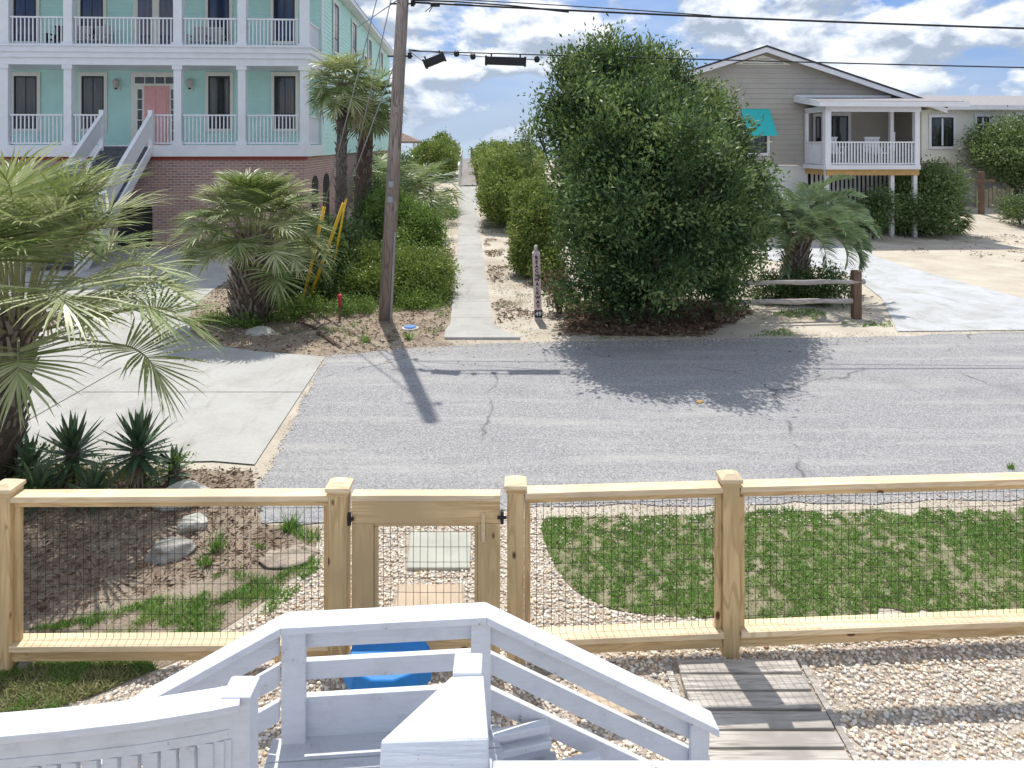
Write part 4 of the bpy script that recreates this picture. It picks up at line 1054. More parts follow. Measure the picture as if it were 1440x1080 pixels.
# ---------- cream house
C = Frame(X(1250, 36), 36.0)
hc = empty('cream_house', (0, 0, 0), 'cream walled raised house with pale low roof at the right edge', 'house')
hc.location = (X(1250, 36), 36, 0); hc.rotation_euler = (0, 0, TH)
def cb_(mb, n, m, p=None): return mb.build(n, m, p or hc, local=True)
cz1 = C.z(154, 0, 0); cz0 = C.z(229, 0, 0); gz = .55
cb_(MB().box(0, 14, 0, 9, cz0, cz1), 'wall', 'cream')
cb_(MB().box(-.4, 14.5, -.5, -.44, cz1-.02, cz1+.2), 'eave_board', 'white')
cb_(MB().prism([(-.44, cz1+.0), (-.44, cz1+.21), (4.5, cz1+1.0), (9.5, cz1+.2), (9.5, cz1)], -.4, 14.5, 0), 'roof', 'roof_grey')
u1 = C.u(1352, 0)
cb_(MB().box(u1, 14, .05, 8.9, gz-.5, cz0-.002), 'lower_wall_and_shade', 'white_block')
cb_(MB().box(0, u1, 3, 3.1, gz-.5, cz0-.002), 'lower_wall_and_shade', 'dark')  # dark panel stands in for the shade of the open lower storey
for px in (1297, 1343): 
    u = C.u(px, 0); cb_(MB().box(u-.12, u+.12, .05, .3, gz-.5, cz0-.002), 'pier', 'white_block')
cb_(MB().box(C.u(1346, .1), C.u(1352, .1), .3, .35, gz-.2, cz0-.1), 'door', 'roof_brown')
for a, b, t, d_ in ((1309, 1340, 165, 206), (1373, 1390, 164, 187), (1430, 1462, 162, 190)):
    u0, u2 = C.u(a, 0), C.u(b, 0); window(hc, u0, u2, C.z(d_, u0, 0), C.z(t, u0, 0), 0, trim='white', tw=.12, sash=False)
    cb_(MB().box((u0+u2)/2-.04, (u0+u2)/2+.04, -.052, -.03, C.z(d_, u0, 0)+.05, C.z(t, u0, 0)-.05), 'mullion', 'white')
cb_(MB().box(C.u(1371, 0), C.u(1392, 0), -.09, -.08, C.z(176, 0, 0), C.z(174, 0, 0)), 'blind_rail', 'white')

# ================================================================== beach boardwalk, gazebo
bwo = empty('beach_boardwalk', (pc(41), 41, 0), 'narrow wooden boardwalk with side rails running over the dune to the sea', 'boardwalk')
mb = MB()
def bz(y_): return terr(pc(y_), y_)+.12
y_ = 40.6
while y_ < 74:
    mb.box(pc(y_)-.46, pc(y_)+.46, y_, y_+.14, bz(y_)-.04, bz(y_)); y_ += .155
mb.build('deck', 'walk_wood', bwo)
for s, m_ in ((-1, 'white'), (1, 'walk_wood')):
    rl = MB(); rl.beam((pc(42)+s*.55, 42, bz(42)+.98), (pc(74)+s*.55, 74, bz(74)+.98), .1, .06); rl.beam((pc(42)+s*.55, 42, bz(42)+.5), (pc(74)+s*.55, 74, bz(74)+.5), .04, .1); rl.build('handrail', m_, bwo)
    for k in range(14):
        yk = 42+k*2.46; MB().box(pc(yk)+s*.5-.05, pc(yk)+s*.5+.05, yk-.05, yk+.05, bz(yk)-.4, bz(yk)+1.05).build('rail_post', m_ if s < 0 else 'post_brown', bwo)
for s in (-.35, .35): 
    MB().box(pc(74)+s-.07+.0, pc(74)+s+.07, 74.6, 74.74, 1.4, bz(74)+1.15).build('end_post', 'post_brown', bwo) if s > 0 else None
gz_ = empty('beach_gazebo', (X(560, 56), 56, 1.3), 'small brown roofed gazebo beyond the shrubs left of the path', 'gazebo')
mb = MB(); gx = X(562, 56); r_ = 1.55; z0 = Z(199, 56)
mb.add([(gx-r_, 56-r_, z0), (gx+r_, 56-r_, z0), (gx+r_, 56+r_, z0), (gx-r_, 56+r_, z0), (gx, 56, z0+.75), (gx-r_, 56-r_, z0-.12), (gx+r_, 56-r_, z0-.12), (gx+r_, 56+r_, z0-.12), (gx-r_, 56+r_, z0-.12)],
       [(0,1,4),(1,2,4),(2,3,4),(3,0,4),(5,6,1,0),(6,7,2,1),(7,8,3,2),(8,5,0,3),(5,8,7,6)]); mb.build('roof', 'roof_brown', gz_)
for sx in (-1, 1):
    for sy in (-1, 1): MB().box(gx+sx*1.25-.07, gx+sx*1.25+.07, 56+sy*1.25-.07, 56+sy*1.25+.07, 1.2, z0-.12).build('post', 'white', gz_)
blu = MB(); 
pb_ = (X(686, 50), 50); o = MB().box(pb_[0]-.35, pb_[0]+.35, 49.8, 50.2, Z(227, 50)-.15, Z(224, 50)).build('blue_sign_board', 'blue', None, bevel=.02); tag(o, 'small blue panel showing above the far hedge right of the path', 'sign')
MB().box(pb_[0]-.04, pb_[0]+.04, 50.21, 50.28, 1.2, Z(225, 50)).build('sign_stake', 'post_brown', o)

# ================================================================== utility pole, wires
pb0 = W(541, 450); ptop = Vector((X(566, 14.75), 14.8, Z(0, 14.8))); dirp = (ptop-pb0); top = pb0+dirp*(10.4/dirp.z)
up = empty('utility_pole', pb0, 'leaning weathered wooden utility pole beside the beach path', 'utility pole')
MB().tube([pb0-Vector((0, 0, .2)), pb0.lerp(top, .5), top], [.14, .125, .10], 20).build('pole', 'pole', up, smooth=True)
MB().tube([pb0+Vector((.13, -.1, 0)), pb0.lerp(top, .17)+Vector((.12, -.1, 0))], .022, 8).build('conduit', 'steel', up)
MB().tube([pb0+Vector((.155, -.05, 2.0)), pb0.lerp(top, .9)+Vector((.13, -.05, 0))], .007, 5).build('ground_wire', 'wire', up)
for z_, s_ in ((5.25, .05), (6.3, .05), (2.4, .06), (2.7, .04), (9.2, .05)):
    p = pb0.lerp(top, z_/top.z); mb = MB(); mb.tube([p+Vector((-.24, 0, 0)), p+Vector((.26, 0, 0))], .02, 8); mb.tube([p+Vector((.2, 0, -.05)), p+Vector((.2, 0, .07))], .04, 8); 
    if z_ > 3: mb.build('bracket', 'black', up)
    else: MB().box(p.x-.05, p.x+.05, p.y-.17, p.y-.13, p.z-.06, p.z+.06).build('pole_tag', 'steel', up)
def sag(a, b, s, n=24):
    a = Vector(a); b = Vector(b); return [a.lerp(b, i/n)-Vector((0, 0, s*4*(i/n)*(1-i/n))) for i in range(n+1)]
def P3(px, py, d): return Vector((X(px, d), d, Z(py, d)))
def cable(name, pts, r, label, group='overhead wires', cat='cable', mat='wire'):
    o = MB().tube(pts, r, 6).build(name, mat, None, smooth=True); tag(o, label, cat, group); return o
pa = pb0.lerp(top, 6.32/top.z)+Vector((.2, -.05, 0))
far1 = P3(1440, 33, 14.6); ext = pa+(far1-pa)*1.7
cable('power_cable', sag(pa, ext, .10), .022, 'thick dark overhead cable bundle along the top of the sky')
b2 = sag(pa+Vector((0, .1, .12)), P3(1000, 22, 14.4), -.02)
cable('power_cable', b2, .012, 'thin cable just above the thick overhead bundle near the pole')
cable('power_cable', [pa+Vector((0, 0, .04)), P3(640, 2, 14.6), P3(720, 8, 14.5), P3(800, 17, 14.5)], .018, 'twisted drop cable wrapped along the bundle right of the pole')
mb = MB(); p = P3(612, 5, 14.6); mb.tube([p-Vector((.09, 0, .02)), p+Vector((.09, 0, -.02))], .045, 8); mb.tube([p, p+Vector((-.2, 0, -.16))], .008, 4); mb.tube([p+Vector((-.02, 0, 0)), p+Vector((-.12, 0, -.17))], .008, 4)
tag(mb.build('cable_clamp', 'black'), 'dark clamp on the cable bundle beside the pole top', 'clamp')
pl = pb0.lerp(top, Z(71, 14.7)/top.z)+Vector((.18, -.03, 0))
far2 = P3(1440, 93, 14.2)
cable('communication_cable', sag(pl, pl+(far2-pl)*1.6, .03), .014, 'lower thin overhead cable crossing behind the tree top')
cable('communication_cable', sag(pl+Vector((0, 0, .03)), P3(760, 84, 14.0), .03), .009, 'short thin strand above the two black splice boxes')
def splice(c, ang, L, label):
    t = empty('splice_box', c, label, 'splice box', 'black splice boxes on the lower cable'); t.rotation_euler = (0, ang, 0)
    MB().box(-L/2, L/2, -.08, .08, -.075, .075).build('case', 'black', t, local=True, bevel=.02)
    for s in (-1, 1): MB().box(s*L/2-.04*(s > 0)-.0, s*L/2+.04*(s < 0)+.0, -.095, .095, -.09, .09).build('end_cap', 'black', t, local=True, bevel=.01)
    for s in (-.35, .35): MB().box(s*L-.015, s*L+.015, -.02, .02, .075, .14).build('hanger', 'black', t, local=True)
splice(P3(611, 85, 14), -math.radians(22), .42, 'tilted short black splice box hanging nearest the pole')
splice(P3(711, 86, 14), math.radians(2), .78, 'long level black splice box hanging on the wire beside the tree')
cable('communication_cable', [pl, P3(600, 90, 14.0)], .007, 'thin strand from pole down to the tilted splice box')
for px, py in ((642, 76), (665, 80), (755, 84)):
    o = MB().lathe(P3(px, py, 14), [(.03, -.05), (.055, -.02), (.055, .04), (.02, .07)], 8).build('wire_clip', 'black'); tag(o, {642: 'small dark wire clip right of the tilted splice box', 665: 'dark wire clip left of the long splice box', 755: 'dark wire clip between long splice box and tree'}[px], 'clip', 'clips on the lower cable')
# guys with yellow guards
gy_ = [((424, 433), (456, 291), 'leftmost leaning yellow guy wire guard by the palm', .035), ((431, 432), (483, 286), 'middle leaning yellow guy wire guard, the widest', .035), ((460, 420), (487, 279), 'thin rightmost leaning yellow guy wire guard', .022)]
for k_, ((x0, y0), (x1, y1), lb, r_) in enumerate(gy_):
    a = W(x0, y0) ; d_ = a.y
    tgt = pb0.lerp(top, (9.08, 5.4, 7.8)[k_]/top.z)
    # end of guard: move along guy so that it projects near measured end
    best = None
    for dd in np.linspace(d_-1.0, d_+1.0, 9):
        e = P3(x1, y1, dd)
        dv = (tgt-a).normalized(); c_ = (e-a).normalized().dot(dv)
        if best is None or c_ > best[0]: best = (c_, e)
    e = best[1]
    g0 = empty('guy_wire', a, lb.replace('guard', 'guard and its wire'), 'guy wire', 'guy wires anchored in the shrubs')
    MB().tube([a, a.lerp(e, .5)+Vector((0, 0, -.01)), e], r_, 10).build('guard', 'yellow', g0, smooth=True)
    MB().tube([a.lerp(e, .98), e.lerp(tgt, .5), tgt], .012, 6).build('wire', 'steel', g0, smooth=True)
    if k_ == 0: MB().tube([a.lerp(e, .84), a.lerp(e, .87)], r_+.012, 10).build('collar', 'bark_brown', g0)
# service drops up-left
for k_, (a, b, lb) in enumerate((((560, 0), (430, 300), ''),)): pass
o1 = cable('service_drop', [pb0.lerp(top, .62), A.w(-.1, 12, 9.3)], .012, 'service wire from the pole toward the aqua house eave')
# red marker
rm = empty('red_marker', W(478, 450), 'short dark marker post with red cap beside the yellow guards', 'marker post')
MB().tube([W(478, 450), W(478, 450)+Vector((0, 0, .28))], .022, 8).build('stake', 'post_brown', rm)
MB().lathe(W(478, 450)+Vector((0, 0, .27)), [(.03, 0), (.035, .14), (.05, .16), (.05, .21), (.025, .245)], 12).build('cap', 'red', rm, smooth=True)
lid = empty('meter_lid', W(577, 463), 'small pale blue meter lid in the weeds right of the pole', 'utility lid')
MB().lathe((0, 0, 0), [(.16, 0), (.16, .03), (.13, .045)], 16).build('ring', 'shell', lid, local=True); MB().lathe((0, -.02, .047), [(.12, 0), (.1, .02)], 16).build('cover', 'blue_lid', lid, local=True)

# ---------- walkway sign post
sp = empty('sign_post', W(757, 449), 'pale pinkish post lettered down its face beside the beach path', 'sign')
b = W(757, 449); hh = 1.32; w = .075; tx = -.045
mb = MB(); mb.add([(b.x-w, b.y-w, 0), (b.x+w, b.y-w, 0), (b.x+w, b.y+w, 0), (b.x-w, b.y+w, 0), (b.x-w+tx, b.y-w, hh), (b.x+w+tx, b.y-w, hh), (b.x+w+tx, b.y+w, hh), (b.x-w+tx, b.y+w, hh), (b.x-w*.5+tx, b.y-w*.5, hh+.05), (b.x+w*.5+tx, b.y-w*.5, hh+.05), (b.x+w*.5+tx, b.y+w*.5, hh+.05), (b.x-w*.5+tx, b.y+w*.5, hh+.05)],
    [(0,1,5,4),(1,2,6,5),(2,3,7,6),(3,0,4,7),(4,5,9,8),(5,6,10,9),(6,7,11,10),(7,4,8,11),(8,9,10,11)]); mb.build('post', 'sign_wood', sp)
MB().lathe((b.x+tx, b.y, hh+.05), [(.02, 0), (.045, .03), (.045, .08), (.02, .11)], 10).build('finial', 'shell', sp, smooth=True)
def text(s, size, loc, mat, parent, name, bold=.0):
    cu_ = bpy.data.curves.new('t', 'FONT'); cu_.body = s; cu_.size = size; cu_.align_x = 'CENTER'; cu_.align_y = 'CENTER'; cu_.extrude = .002; cu_.offset = bold
    to = bpy.data.objects.new('t', cu_); COL.objects.link(to); bpy.context.view_layer.update()
    me = bpy.data.meshes.new_from_object(to.evaluated_get(bpy.context.evaluated_depsgraph_get())); bpy.data.objects.remove(to)
    me.transform(Matrix.Rotation(math.pi/2, 4, 'X')); me.materials.clear(); me.materials.append(M[mat])
    me.transform(Matrix.Translation(Vector(loc)-parent.location))
    o = bpy.data.objects.new(name, me); COL.objects.link(o); o.parent = parent; return o
word = 'BEACHWALKWAY'
for i, ch in enumerate(word):
    z = 1.24-i*.088; f_ = z/hh; text(ch, .092, (b.x+tx*f_, b.y-w-.006, z), 'dark', sp, 'letter', .003)
MB().box(b.x-w-.004, b.x+w+.004, b.y-w-.008, b.y-w-.002, .05, .20).build('number_plate', plain('dark_plate', (.01, .02, .035), .4), sp)
text('49', .12, (b.x, b.y-w-.012, .125), 'white', sp, 'number', .002)

# ---------- split rail fence, cross post, boxes
spf = empty('split_rail_fence', W(1204, 448), 'short grey split rail fence with brown post beside the right driveway', 'fence')
pp = W(1204, 448); MB().box(pp.x-.085, pp.x+.085, pp.y-.08, pp.y+.08, 0, Z(380, pp.y)).build('post', 'post_brown', spf, bevel=.02)
for (xa, xb, yy_, r_) in ((1012, 1216, 397, .055), (1000, 1198, 424, .06)):
    d_ = pp.y-.03; a = P3(xa, yy_+1, d_-.25); c_ = P3(xb, yy_-1, d_); mb = MB(); n_ = 10
    pts = [a.lerp(c_, i/n_)+Vector((0, 0, .008*math.sin(i*1.9))) for i in range(n_+1)]; mb.tube(pts, [r_*(.85+.12*math.sin(i*1.3)) for i in range(n_+1)], 6); mb.build('rail', 'rail_grey', spf)
p2 = P3(1010, 448, pp.y-.25); MB().box(p2.x-.08, p2.x+.08, p2.y-.05, p2.y+.11, 0, Z(392, pp.y)).build('post', 'post_brown', spf, bevel=.02)
c0 = P3(1380, 294, 33); cr_ = empty('cross_post', c0, 'dark wooden cross shaped post in the sand before the cream house', 'post')
MB().box(c0.x-.1, c0.x+.1, 32.9, 33.1, c0.z-.2, Z(241, 33)).build('upright', 'post_brown', cr_, bevel=.02); MB().box(X(1362, 33), X(1396, 33), 32.86, 32.9, Z(256, 33), Z(252, 33)).build('crosspiece', 'post_brown', cr_)
mb = MB(); x0, x1 = X(1371, 34.5), X(1424, 34.5)
for i in range(9):
    a = x0+(x1-x0)*i/9; mb.box(a, a+(x1-x0)/9-.03, 34.4, 34.5, .5, Z(264, 34.5)+.08*math.sin(i*2))
o = mb.build('low_reed_screen', plain('tan_reed', (.40, .35, .24), .9, var=.4)); tag(o, 'low tan reed screen behind the dark cross post', 'screen')

# ================================================================== VEGETATION
def lobe(px, py, d, rx, rz, ry=None):
    s = d/F; return (X(px, d), d, Z(py, d), rx*s, (ry if ry is not None else (rx+rz)/2*s), rz*s)
def shrub(name, label, cat, lobes, n, size, mat, stems=True, group=None, root=None, **kw):
    L = [lobe(*l) for l in lobes]; cx = np.mean([l[0] for l in L]); cy = np.mean([l[1] for l in L]); gz0 = terr(cx, cy)
    if root: cx, cy = X(root[0], root[1]), root[1]; gz0 = terr(cx, cy)
    t = empty(name, (cx, cy, gz0), label, cat, group)
    kw.setdefault('cl', 36); kw.setdefault('clr', 3.2); kw.setdefault('depth', .22); v, f = crown(L, n, size, **kw); v[:, 2] = np.maximum(v[:, 2], gz0+.02)
    mk('foliage', v, f, mat, t)
    if stems:
        mb = MB()
        for l in L:
            b0 = Vector((cx+(l[0]-cx)*.35, cy+(l[1]-cy)*.35, gz0)); e = Vector(l[:3])
            for q in range(3):
                e2 = e+Vector((random.uniform(-.6, .6)*l[3], random.uniform(-.6, .6)*l[4], random.uniform(-.1, .6)*l[5])); m_ = b0.lerp(e2, .5)+Vector((random.uniform(-.1, .1), random.uniform(-.1, .1), .05))
                mb.tube([b0, m_, e2], [.035, .022, .008], 5)
        mb.build('stems', 'bark_brown', t)
    return t
# big tree
BT = [(905,290,15.2,95,110),(850,110,14.9,55,55),(840,85,14.6,32,28),(812,118,14.8,42,42),(868,75,14.9,28,25),(905,120,14.3,65,50),(945,125,15.0,48,45),(806,170,14.6,38,58),(850,190,13.6,75,75),(930,200,13.3,85,80),(985,185,14.5,45,60),(1010,220,14.3,45,55),
      (1045,200,14.6,26,22),(1055,235,14.4,28,30),(816,240,14.0,44,60),(880,280,12.9,85,75),(965,280,13.0,80,75),(1030,290,14.0,45,60),(822,320,14.0,34,60),(850,350,13.6,60,60),(930,360,13.2,80,55),(1005,350,13.8,58,60),(1045,340,14.6,28,50),
      (830,400,14.4,38,40),(975,120,14.9,30,34),(958,98,15.1,24,20),(900,410,14.4,60,30),(975,405,14.2,50,32),(1030,392,14.6,32,30),(870,180,16.5,90,90),(960,230,16.5,90,90),(810,140,15.5,36,50),(1020,160,15.8,20,22),(915,85,15.2,30,22),(900,175,12.7,45,40),(960,200,12.5,50,42),(860,220,12.6,40,40),(1000,250,12.8,36,36),(845,52,14.8,12,14),(880,62,15,14,12),(985,140,15,24,22),(768,168,14.5,14,14),(1070,215,14.6,16,14),(1072,260,14.6,14,18),(782,240,14.5,18,30),(1060,300,14.5,20,26)]
bt = empty('cedar_tree', (X(905, 14.9), 14.9, 0), 'large dense dark green cedar tree by the road with a ragged outline', 'tree')
BT = [(a, b_, c+random.uniform(-.25, .25), d_*.93, e_*.9) for a, b_, c, d_, e_ in BT]+[(828,62,14.8,8,16),(858,40,14.8,7,16),(900,60,15,8,16),(925,66,15,9,12),(962,92,15,10,12),(1003,128,14.8,9,14),(1022,150,14.6,10,12),(1062,185,14.6,12,9),(1083,235,14.6,9,12),(775,120,14.6,11,10),(752,178,14.6,8,12),(790,75,14.7,10,12),(1078,330,14.6,10,12),(1070,375,14.6,12,12)]
BT = [(905+(l[0]-905)*(.95 if l[0] > 905 else .97), 280+(l[1]-280)*.93+max(0, 150-l[1])*.12, *l[2:]) for l in BT]
Lb = [lobe(*l) for l in BT]
v, f = crown(Lb, 215000, .098, cl=130, clr=3.3, up=.45, depth=.2, aspect=.40, noise_amp=.36, spread=.55, gap=-.42); v[:, 2] = np.maximum(v[:, 2], .1)
mk('crown', v, f, 'cedar', bt)
# bare feather shoots at the silhouette
mb = MB()
tb = Vector((X(868, 14.9), 14.9, 0))
for l in Lb[1:]:
    e = Vector(l[:3]); m_ = tb.lerp(e, .45)+Vector((random.uniform(-.2, .2), random.uniform(-.2, .2), .15)); mb.tube([tb+Vector((random.uniform(-.12, .12), random.uniform(-.1, .1), .1)), m_, e], [.06, .04, .012], 6)
    for q in range(5):
        dv = Vector(nrm(rng.normal(size=3))); e2 = e+Vector((dv.x*l[3], dv.y*l[4], dv.z*l[5]))*.95; mb.tube([e.lerp(m_, .25), e.lerp(e2, .5)+Vector((0, 0, .05)), e2], [.016, .011, .004], 5)
mb.build('branches', 'trunk', bt)
MB().tube([tb-Vector((0, 0, .1)), tb+Vector((.03, 0, .5)), tb+Vector((.1, 0, 1.5)), tb+Vector((.3, .1, 3.2)), tb+Vector((.2, 0, 4.6))], [.2, .14, .11, .07, .03], 12).build('trunk', 'trunk', bt, smooth=True)
MB().tube([tb+Vector((.2, 0, 0)), tb+Vector((.45, -.3, .9)), tb+Vector((1.3, -.5, 2.2))], [.09, .07, .03], 8).build('trunk', 'trunk', bt, smooth=True)

# hedges and shrubs right of path
shrub('hedge', 'far clipped hedge with flat yellow green top right of the boardwalk', 'hedge', [(690,222,52,24,20,5),(715,225,50,26,22,5),(740,225,48,24,22,5),(684,235,44,14,26,3),(705,225,60,30,18,8)], 42000, .14, 'leaf_hedge', cl=14, clr=1.8, depth=.1, noise_amp=.1)
shrub('hedge', 'rounded yellow topped hedge in the middle right of the path', 'hedge', [(712,262,31,34,42,1.6),(702,280,29.5,26,30,1.2),(735,255,31,30,38,1.6),(725,285,29,24,26,1)], 38000, .11, 'leaf_hedge', cl=14, clr=1.8, depth=.1, noise_amp=.1)
shrub('bush', 'pale topped leafy bush nearest the sign post right of the path', 'bush', [(752,290,20.5,26,34,.9),(745,330,20,24,34,.9),(765,320,19.5,26,50,.9),(742,360,19.6,20,22,.7),(770,375,18.5,18,22,.6)], 36000, .085, 'leaf_hedge', cl=14, clr=1.8, depth=.1, noise_amp=.1)
shrub('sapling', 'wispy sapling poking up left of the big cedar', 'tree', [(742,195,22,9,12,.3),(748,215,22,12,12,.3),(738,188,22,6,6,.2)], 700, .09, 'leaf_dark', stems=False)
MB().tube([(X(752, 22), 22, 0), (X(750, 22), 22, Z(240, 22)), (X(742, 22), 22, Z(190, 22))], [.02, .014, .006], 6).build('stem', 'bark_brown', bpy.data.objects['sapling'])
# left of path
shrub('bush', 'dark topped round bush at the far left end of the boardwalk', 'bush', [(615,228,46,26,28,2),(630,220,50,14,20,2),(600,228,46,20,24,2),(622,200,48,9,10,1)], 30000, .13, 'leaf_hedge', cl=14, clr=1.8, depth=.1, noise_amp=.12)
shrub('bush', 'bright green bush immediately right of the utility pole', 'bush', [(570,318,20,34,36,.9),(545,300,20.5,26,30,.9),(598,325,19.5,22,28,.7),(575,345,19,30,20,.8)], 30000, .075, 'leaf_mid', cl=18, clr=2.2, depth=.14, noise_amp=.14)
shrub('bush', 'low yellow green shrub mass right of the pole base', 'bush', [(600,378,17.2,34,24,.8),(570,395,16.8,36,22,.8),(612,400,16.8,22,20,.6),(560,372,17.5,26,24,.7)], 20000, .06, 'leaf_light')
shrub('groundcover', 'bright leafy ground plants between pole and path edge', 'plant', [(600,425,16,26,14,.5),(570,430,15.8,26,12,.4),(622,385,18,14,14,.5),(618,350,21,14,12,.5),(632,300,30,10,10,.5)], 9000, .055, 'leaf_mid', stems=False)
shrub('bush', 'yellow green shrub behind the pole left side', 'bush', [(510,370,17.5,30,30,.8),(520,395,16.8,26,22,.7),(500,400,16.6,24,20,.6)], 14000, .06, 'leaf_light')
shrub('bush', 'dark leafy bush behind the yellow guy guards', 'bush', [(455,350,17.2,40,36,.9),(420,345,17.5,28,40,.8),(485,345,18,30,28,.8),(450,390,16.5,44,22,.8),(415,390,16.3,24,26,.6)], 26000, .075, 'leaf_dark')
shrub('bush', 'dark bush between palm trunks and utility pole', 'bush', [(525,300,21,24,26,.9),(535,285,22,22,28,.9),(515,335,20,26,22,.8)], 14000, .08, 'leaf_dark')
shrub('groundcover', 'low leafy ground plants at the roots of the boot covered palm', 'plant', [(300,455,14.6,18,9,.25),(345,452,14.2,30,9,.3),(400,440,14.8,30,12,.4),(440,432,15.2,30,12,.4),(500,432,15.3,30,12,.4)], 9000, .05, 'leaf_mid', stems=False)
# far back vegetation left
shrub('bush', 'tall dark shrubs behind the palms beside the aqua house', 'bush', [(565,255,34,20,30,2),(545,255,36,22,30,2),(532,250,38,14,30,2)], 16000, .13, 'leaf_dark')
# right side
shrub('bush', 'round glossy green bush in front of the cottage porch', 'bush', [(1292,268,29,32,31,1.1),(1308,278,28.5,28,32,1.0),(1276,287,28.3,22,29,.9),(1300,300,28,38,22,1),(1325,262,29,20,24,.8),(1262,300,28,16,18,.7)], 26000, .13, 'leaf_right')
rt = shrub('leaning_tree', 'pale green leaning tree at the right edge before the cream house', 'tree', [(1435,205,35,46,34,1.4),(1405,218,34.5,32,26,1.2),(1465,220,35,50,44,1.6),(1392,198,35,24,16,.9),(1445,240,34.5,30,20,1)], 26000, .14, 'leaf_right', root=(1462, 35))
shrub('bush', 'small dark bush under the leaning tree at right edge', 'bush', [(1430,292,31,20,12,.6),(1445,300,30,20,12,.6)], 5000, .09, 'leaf_dark')
shrub('bush', 'low dark shrub around the jelly palm trunk behind the split rail', 'bush', [(1160,405,16.2,34,20,.5),(1085,408,16.4,24,16,.5),(1130,410,16.3,30,16,.4)], 8000, .07, 'leaf_dark')
shrub('bush', 'scraggly shrub between cottage lattice and driveway', 'bush', [(1238,290,26.8,14,20,.5),(1222,300,26.8,14,14,.4),(1205,305,26.8,12,12,.4)], 7000, .1, 'leaf_dark')

# ---- palms
def ribbons(segs, widths):
    """segs: (n, k, 3) centrelines; widths: (n,k,3) half width vectors -> quads"""
    n, k, _ = segs.shape
    V = np.stack([segs-widths, segs+widths], 2).reshape(n, 2*k, 3)
    base = np.arange(n)[:, None, None]*2*k; q = np.arange(k-1)[None, :, None]*2
    f = (base+q+np.array([0, 1, 3, 2])[None, None, :]).reshape(-1, 4)
    return V.reshape(-1, 3), f
def fan_frond(o, az, el, Lp, Lc, Ll, nl=36, droop=.5, w=.022, curl=.6, seed=None):
    """costapalmate leaf. returns petiole pts, leaflet mesh"""
    dh = np.array([math.cos(az), math.sin(az), 0]); upv = np.array([0, 0, 1.0]); side = np.array([-math.sin(az), math.cos(az), 0])
    pts = [np.array(o, float)]; e = el; n1 = 7
    for i in range(n1):
        pts.append(pts[-1]+(dh*math.cos(e)+upv*math.sin(e))*Lp/n1); e -= droop*.4/n1
    pet = list(pts); costa = [pts[-1]]; es = [e]
    n2 = 8
    for i in range(n2):
        e -= curl*1.3/n2; costa.append(costa[-1]+(dh*math.cos(e)+upv*math.sin(e))*Lc/n2); es.append(e)
    S_ = np.linspace(0, 1, nl//2); segs = []; wid = []
    for sg in (-1, 1):
        for s in S_:
            i = min(int(s*n2), n2-1); t = s*n2-i; base = costa[i]*(1-t)+costa[i+1]*t; ee = es[i]*(1-t)+es[i+1]*t
            fw = dh*math.cos(ee)+upv*math.sin(ee); nor = -dh*math.sin(ee)+upv*math.cos(ee)
            ang = sg*math.radians(112*(1-s)**.8+3)+random.uniform(-.05, .05)
            d0 = fw*math.cos(ang)+side*math.sin(ang)+nor*(.22*math.sin(abs(ang)))
            L_ = Ll*(.68+.32*math.sin(math.pi*min(1, s*.8+.25)))*random.uniform(.9, 1.05)
            p = base.copy(); d = d0/np.linalg.norm(d0); ln = [p]; kk = 5
            hang = random.uniform(.7, 1.3)*droop
            for j in range(kk-1):
                p = p+d*L_/(kk-1); ln.append(p); d = d+np.array([0, 0, -1])*hang*(j*j*.55+.05)*.2+.045*rng.normal(size=3); d /= np.linalg.norm(d)
            ln = np.array(ln); tg = nrm(ln[-1]-ln[0]); sd = nrm(np.cross(tg, nor+.25*rng.normal(size=3)))
            wprof = np.array([.45, 1, .9, .55, .05])*w
            segs.append(ln); wid.append(sd[None]*wprof[:, None])
    V, f = ribbons(np.array(segs), np.array(wid)); return pet+costa[1:], V, f
def feather_frond(o, az, el, L, nl=46, Ll=.35, curl=1.6, w=.011):
    dh = np.array([math.cos(az), math.sin(az), 0]); upv = np.array([0, 0, 1.0]); side = np.array([-math.sin(az), math.cos(az), 0])
    pts = [np.array(o, float)]; es = [el]; e = el; n = 16
    for i in range(n):
        e -= curl*(.4+1.2*i/n)/n; pts.append(pts[-1]+(dh*math.cos(e)+upv*math.sin(e))*L/n); es.append(e)
    segs = []; wid = []
    for sg in (-1, 1):
        for k in range(nl):
            s = .22+.78*k/(nl-1); i = min(int(s*n), n-1); t = s*n-i; base = pts[i]*(1-t)+pts[i+1]*t; ee = es[i]
            fw = dh*math.cos(ee)+upv*math.sin(ee); nor = -dh*math.sin(ee)+upv*math.cos(ee)
            d = fw*.75+side*sg*.75+nor*.55+.08*rng.normal(size=3); d /= np.linalg.norm(d)
            L_ = Ll*math.sin(math.pi*(.12+.8*s))**.6*random.uniform(.85, 1.1); p = base.copy(); ln = [p]
            for j in range(3):
                p = p+d*L_/3; ln.append(p); d = d+np.array([0, 0, -.28]); d /= np.linalg.norm(d)
            ln = np.array(ln); sd = nrm(np.cross(nrm(ln[-1]-ln[0]), fw)); segs.append(ln); wid.append(sd[None]*(np.array([.7, 1, .7, .05])*w)[:, None])
    V, f = ribbons(np.array(segs), np.array(wid)); return pts, V, f
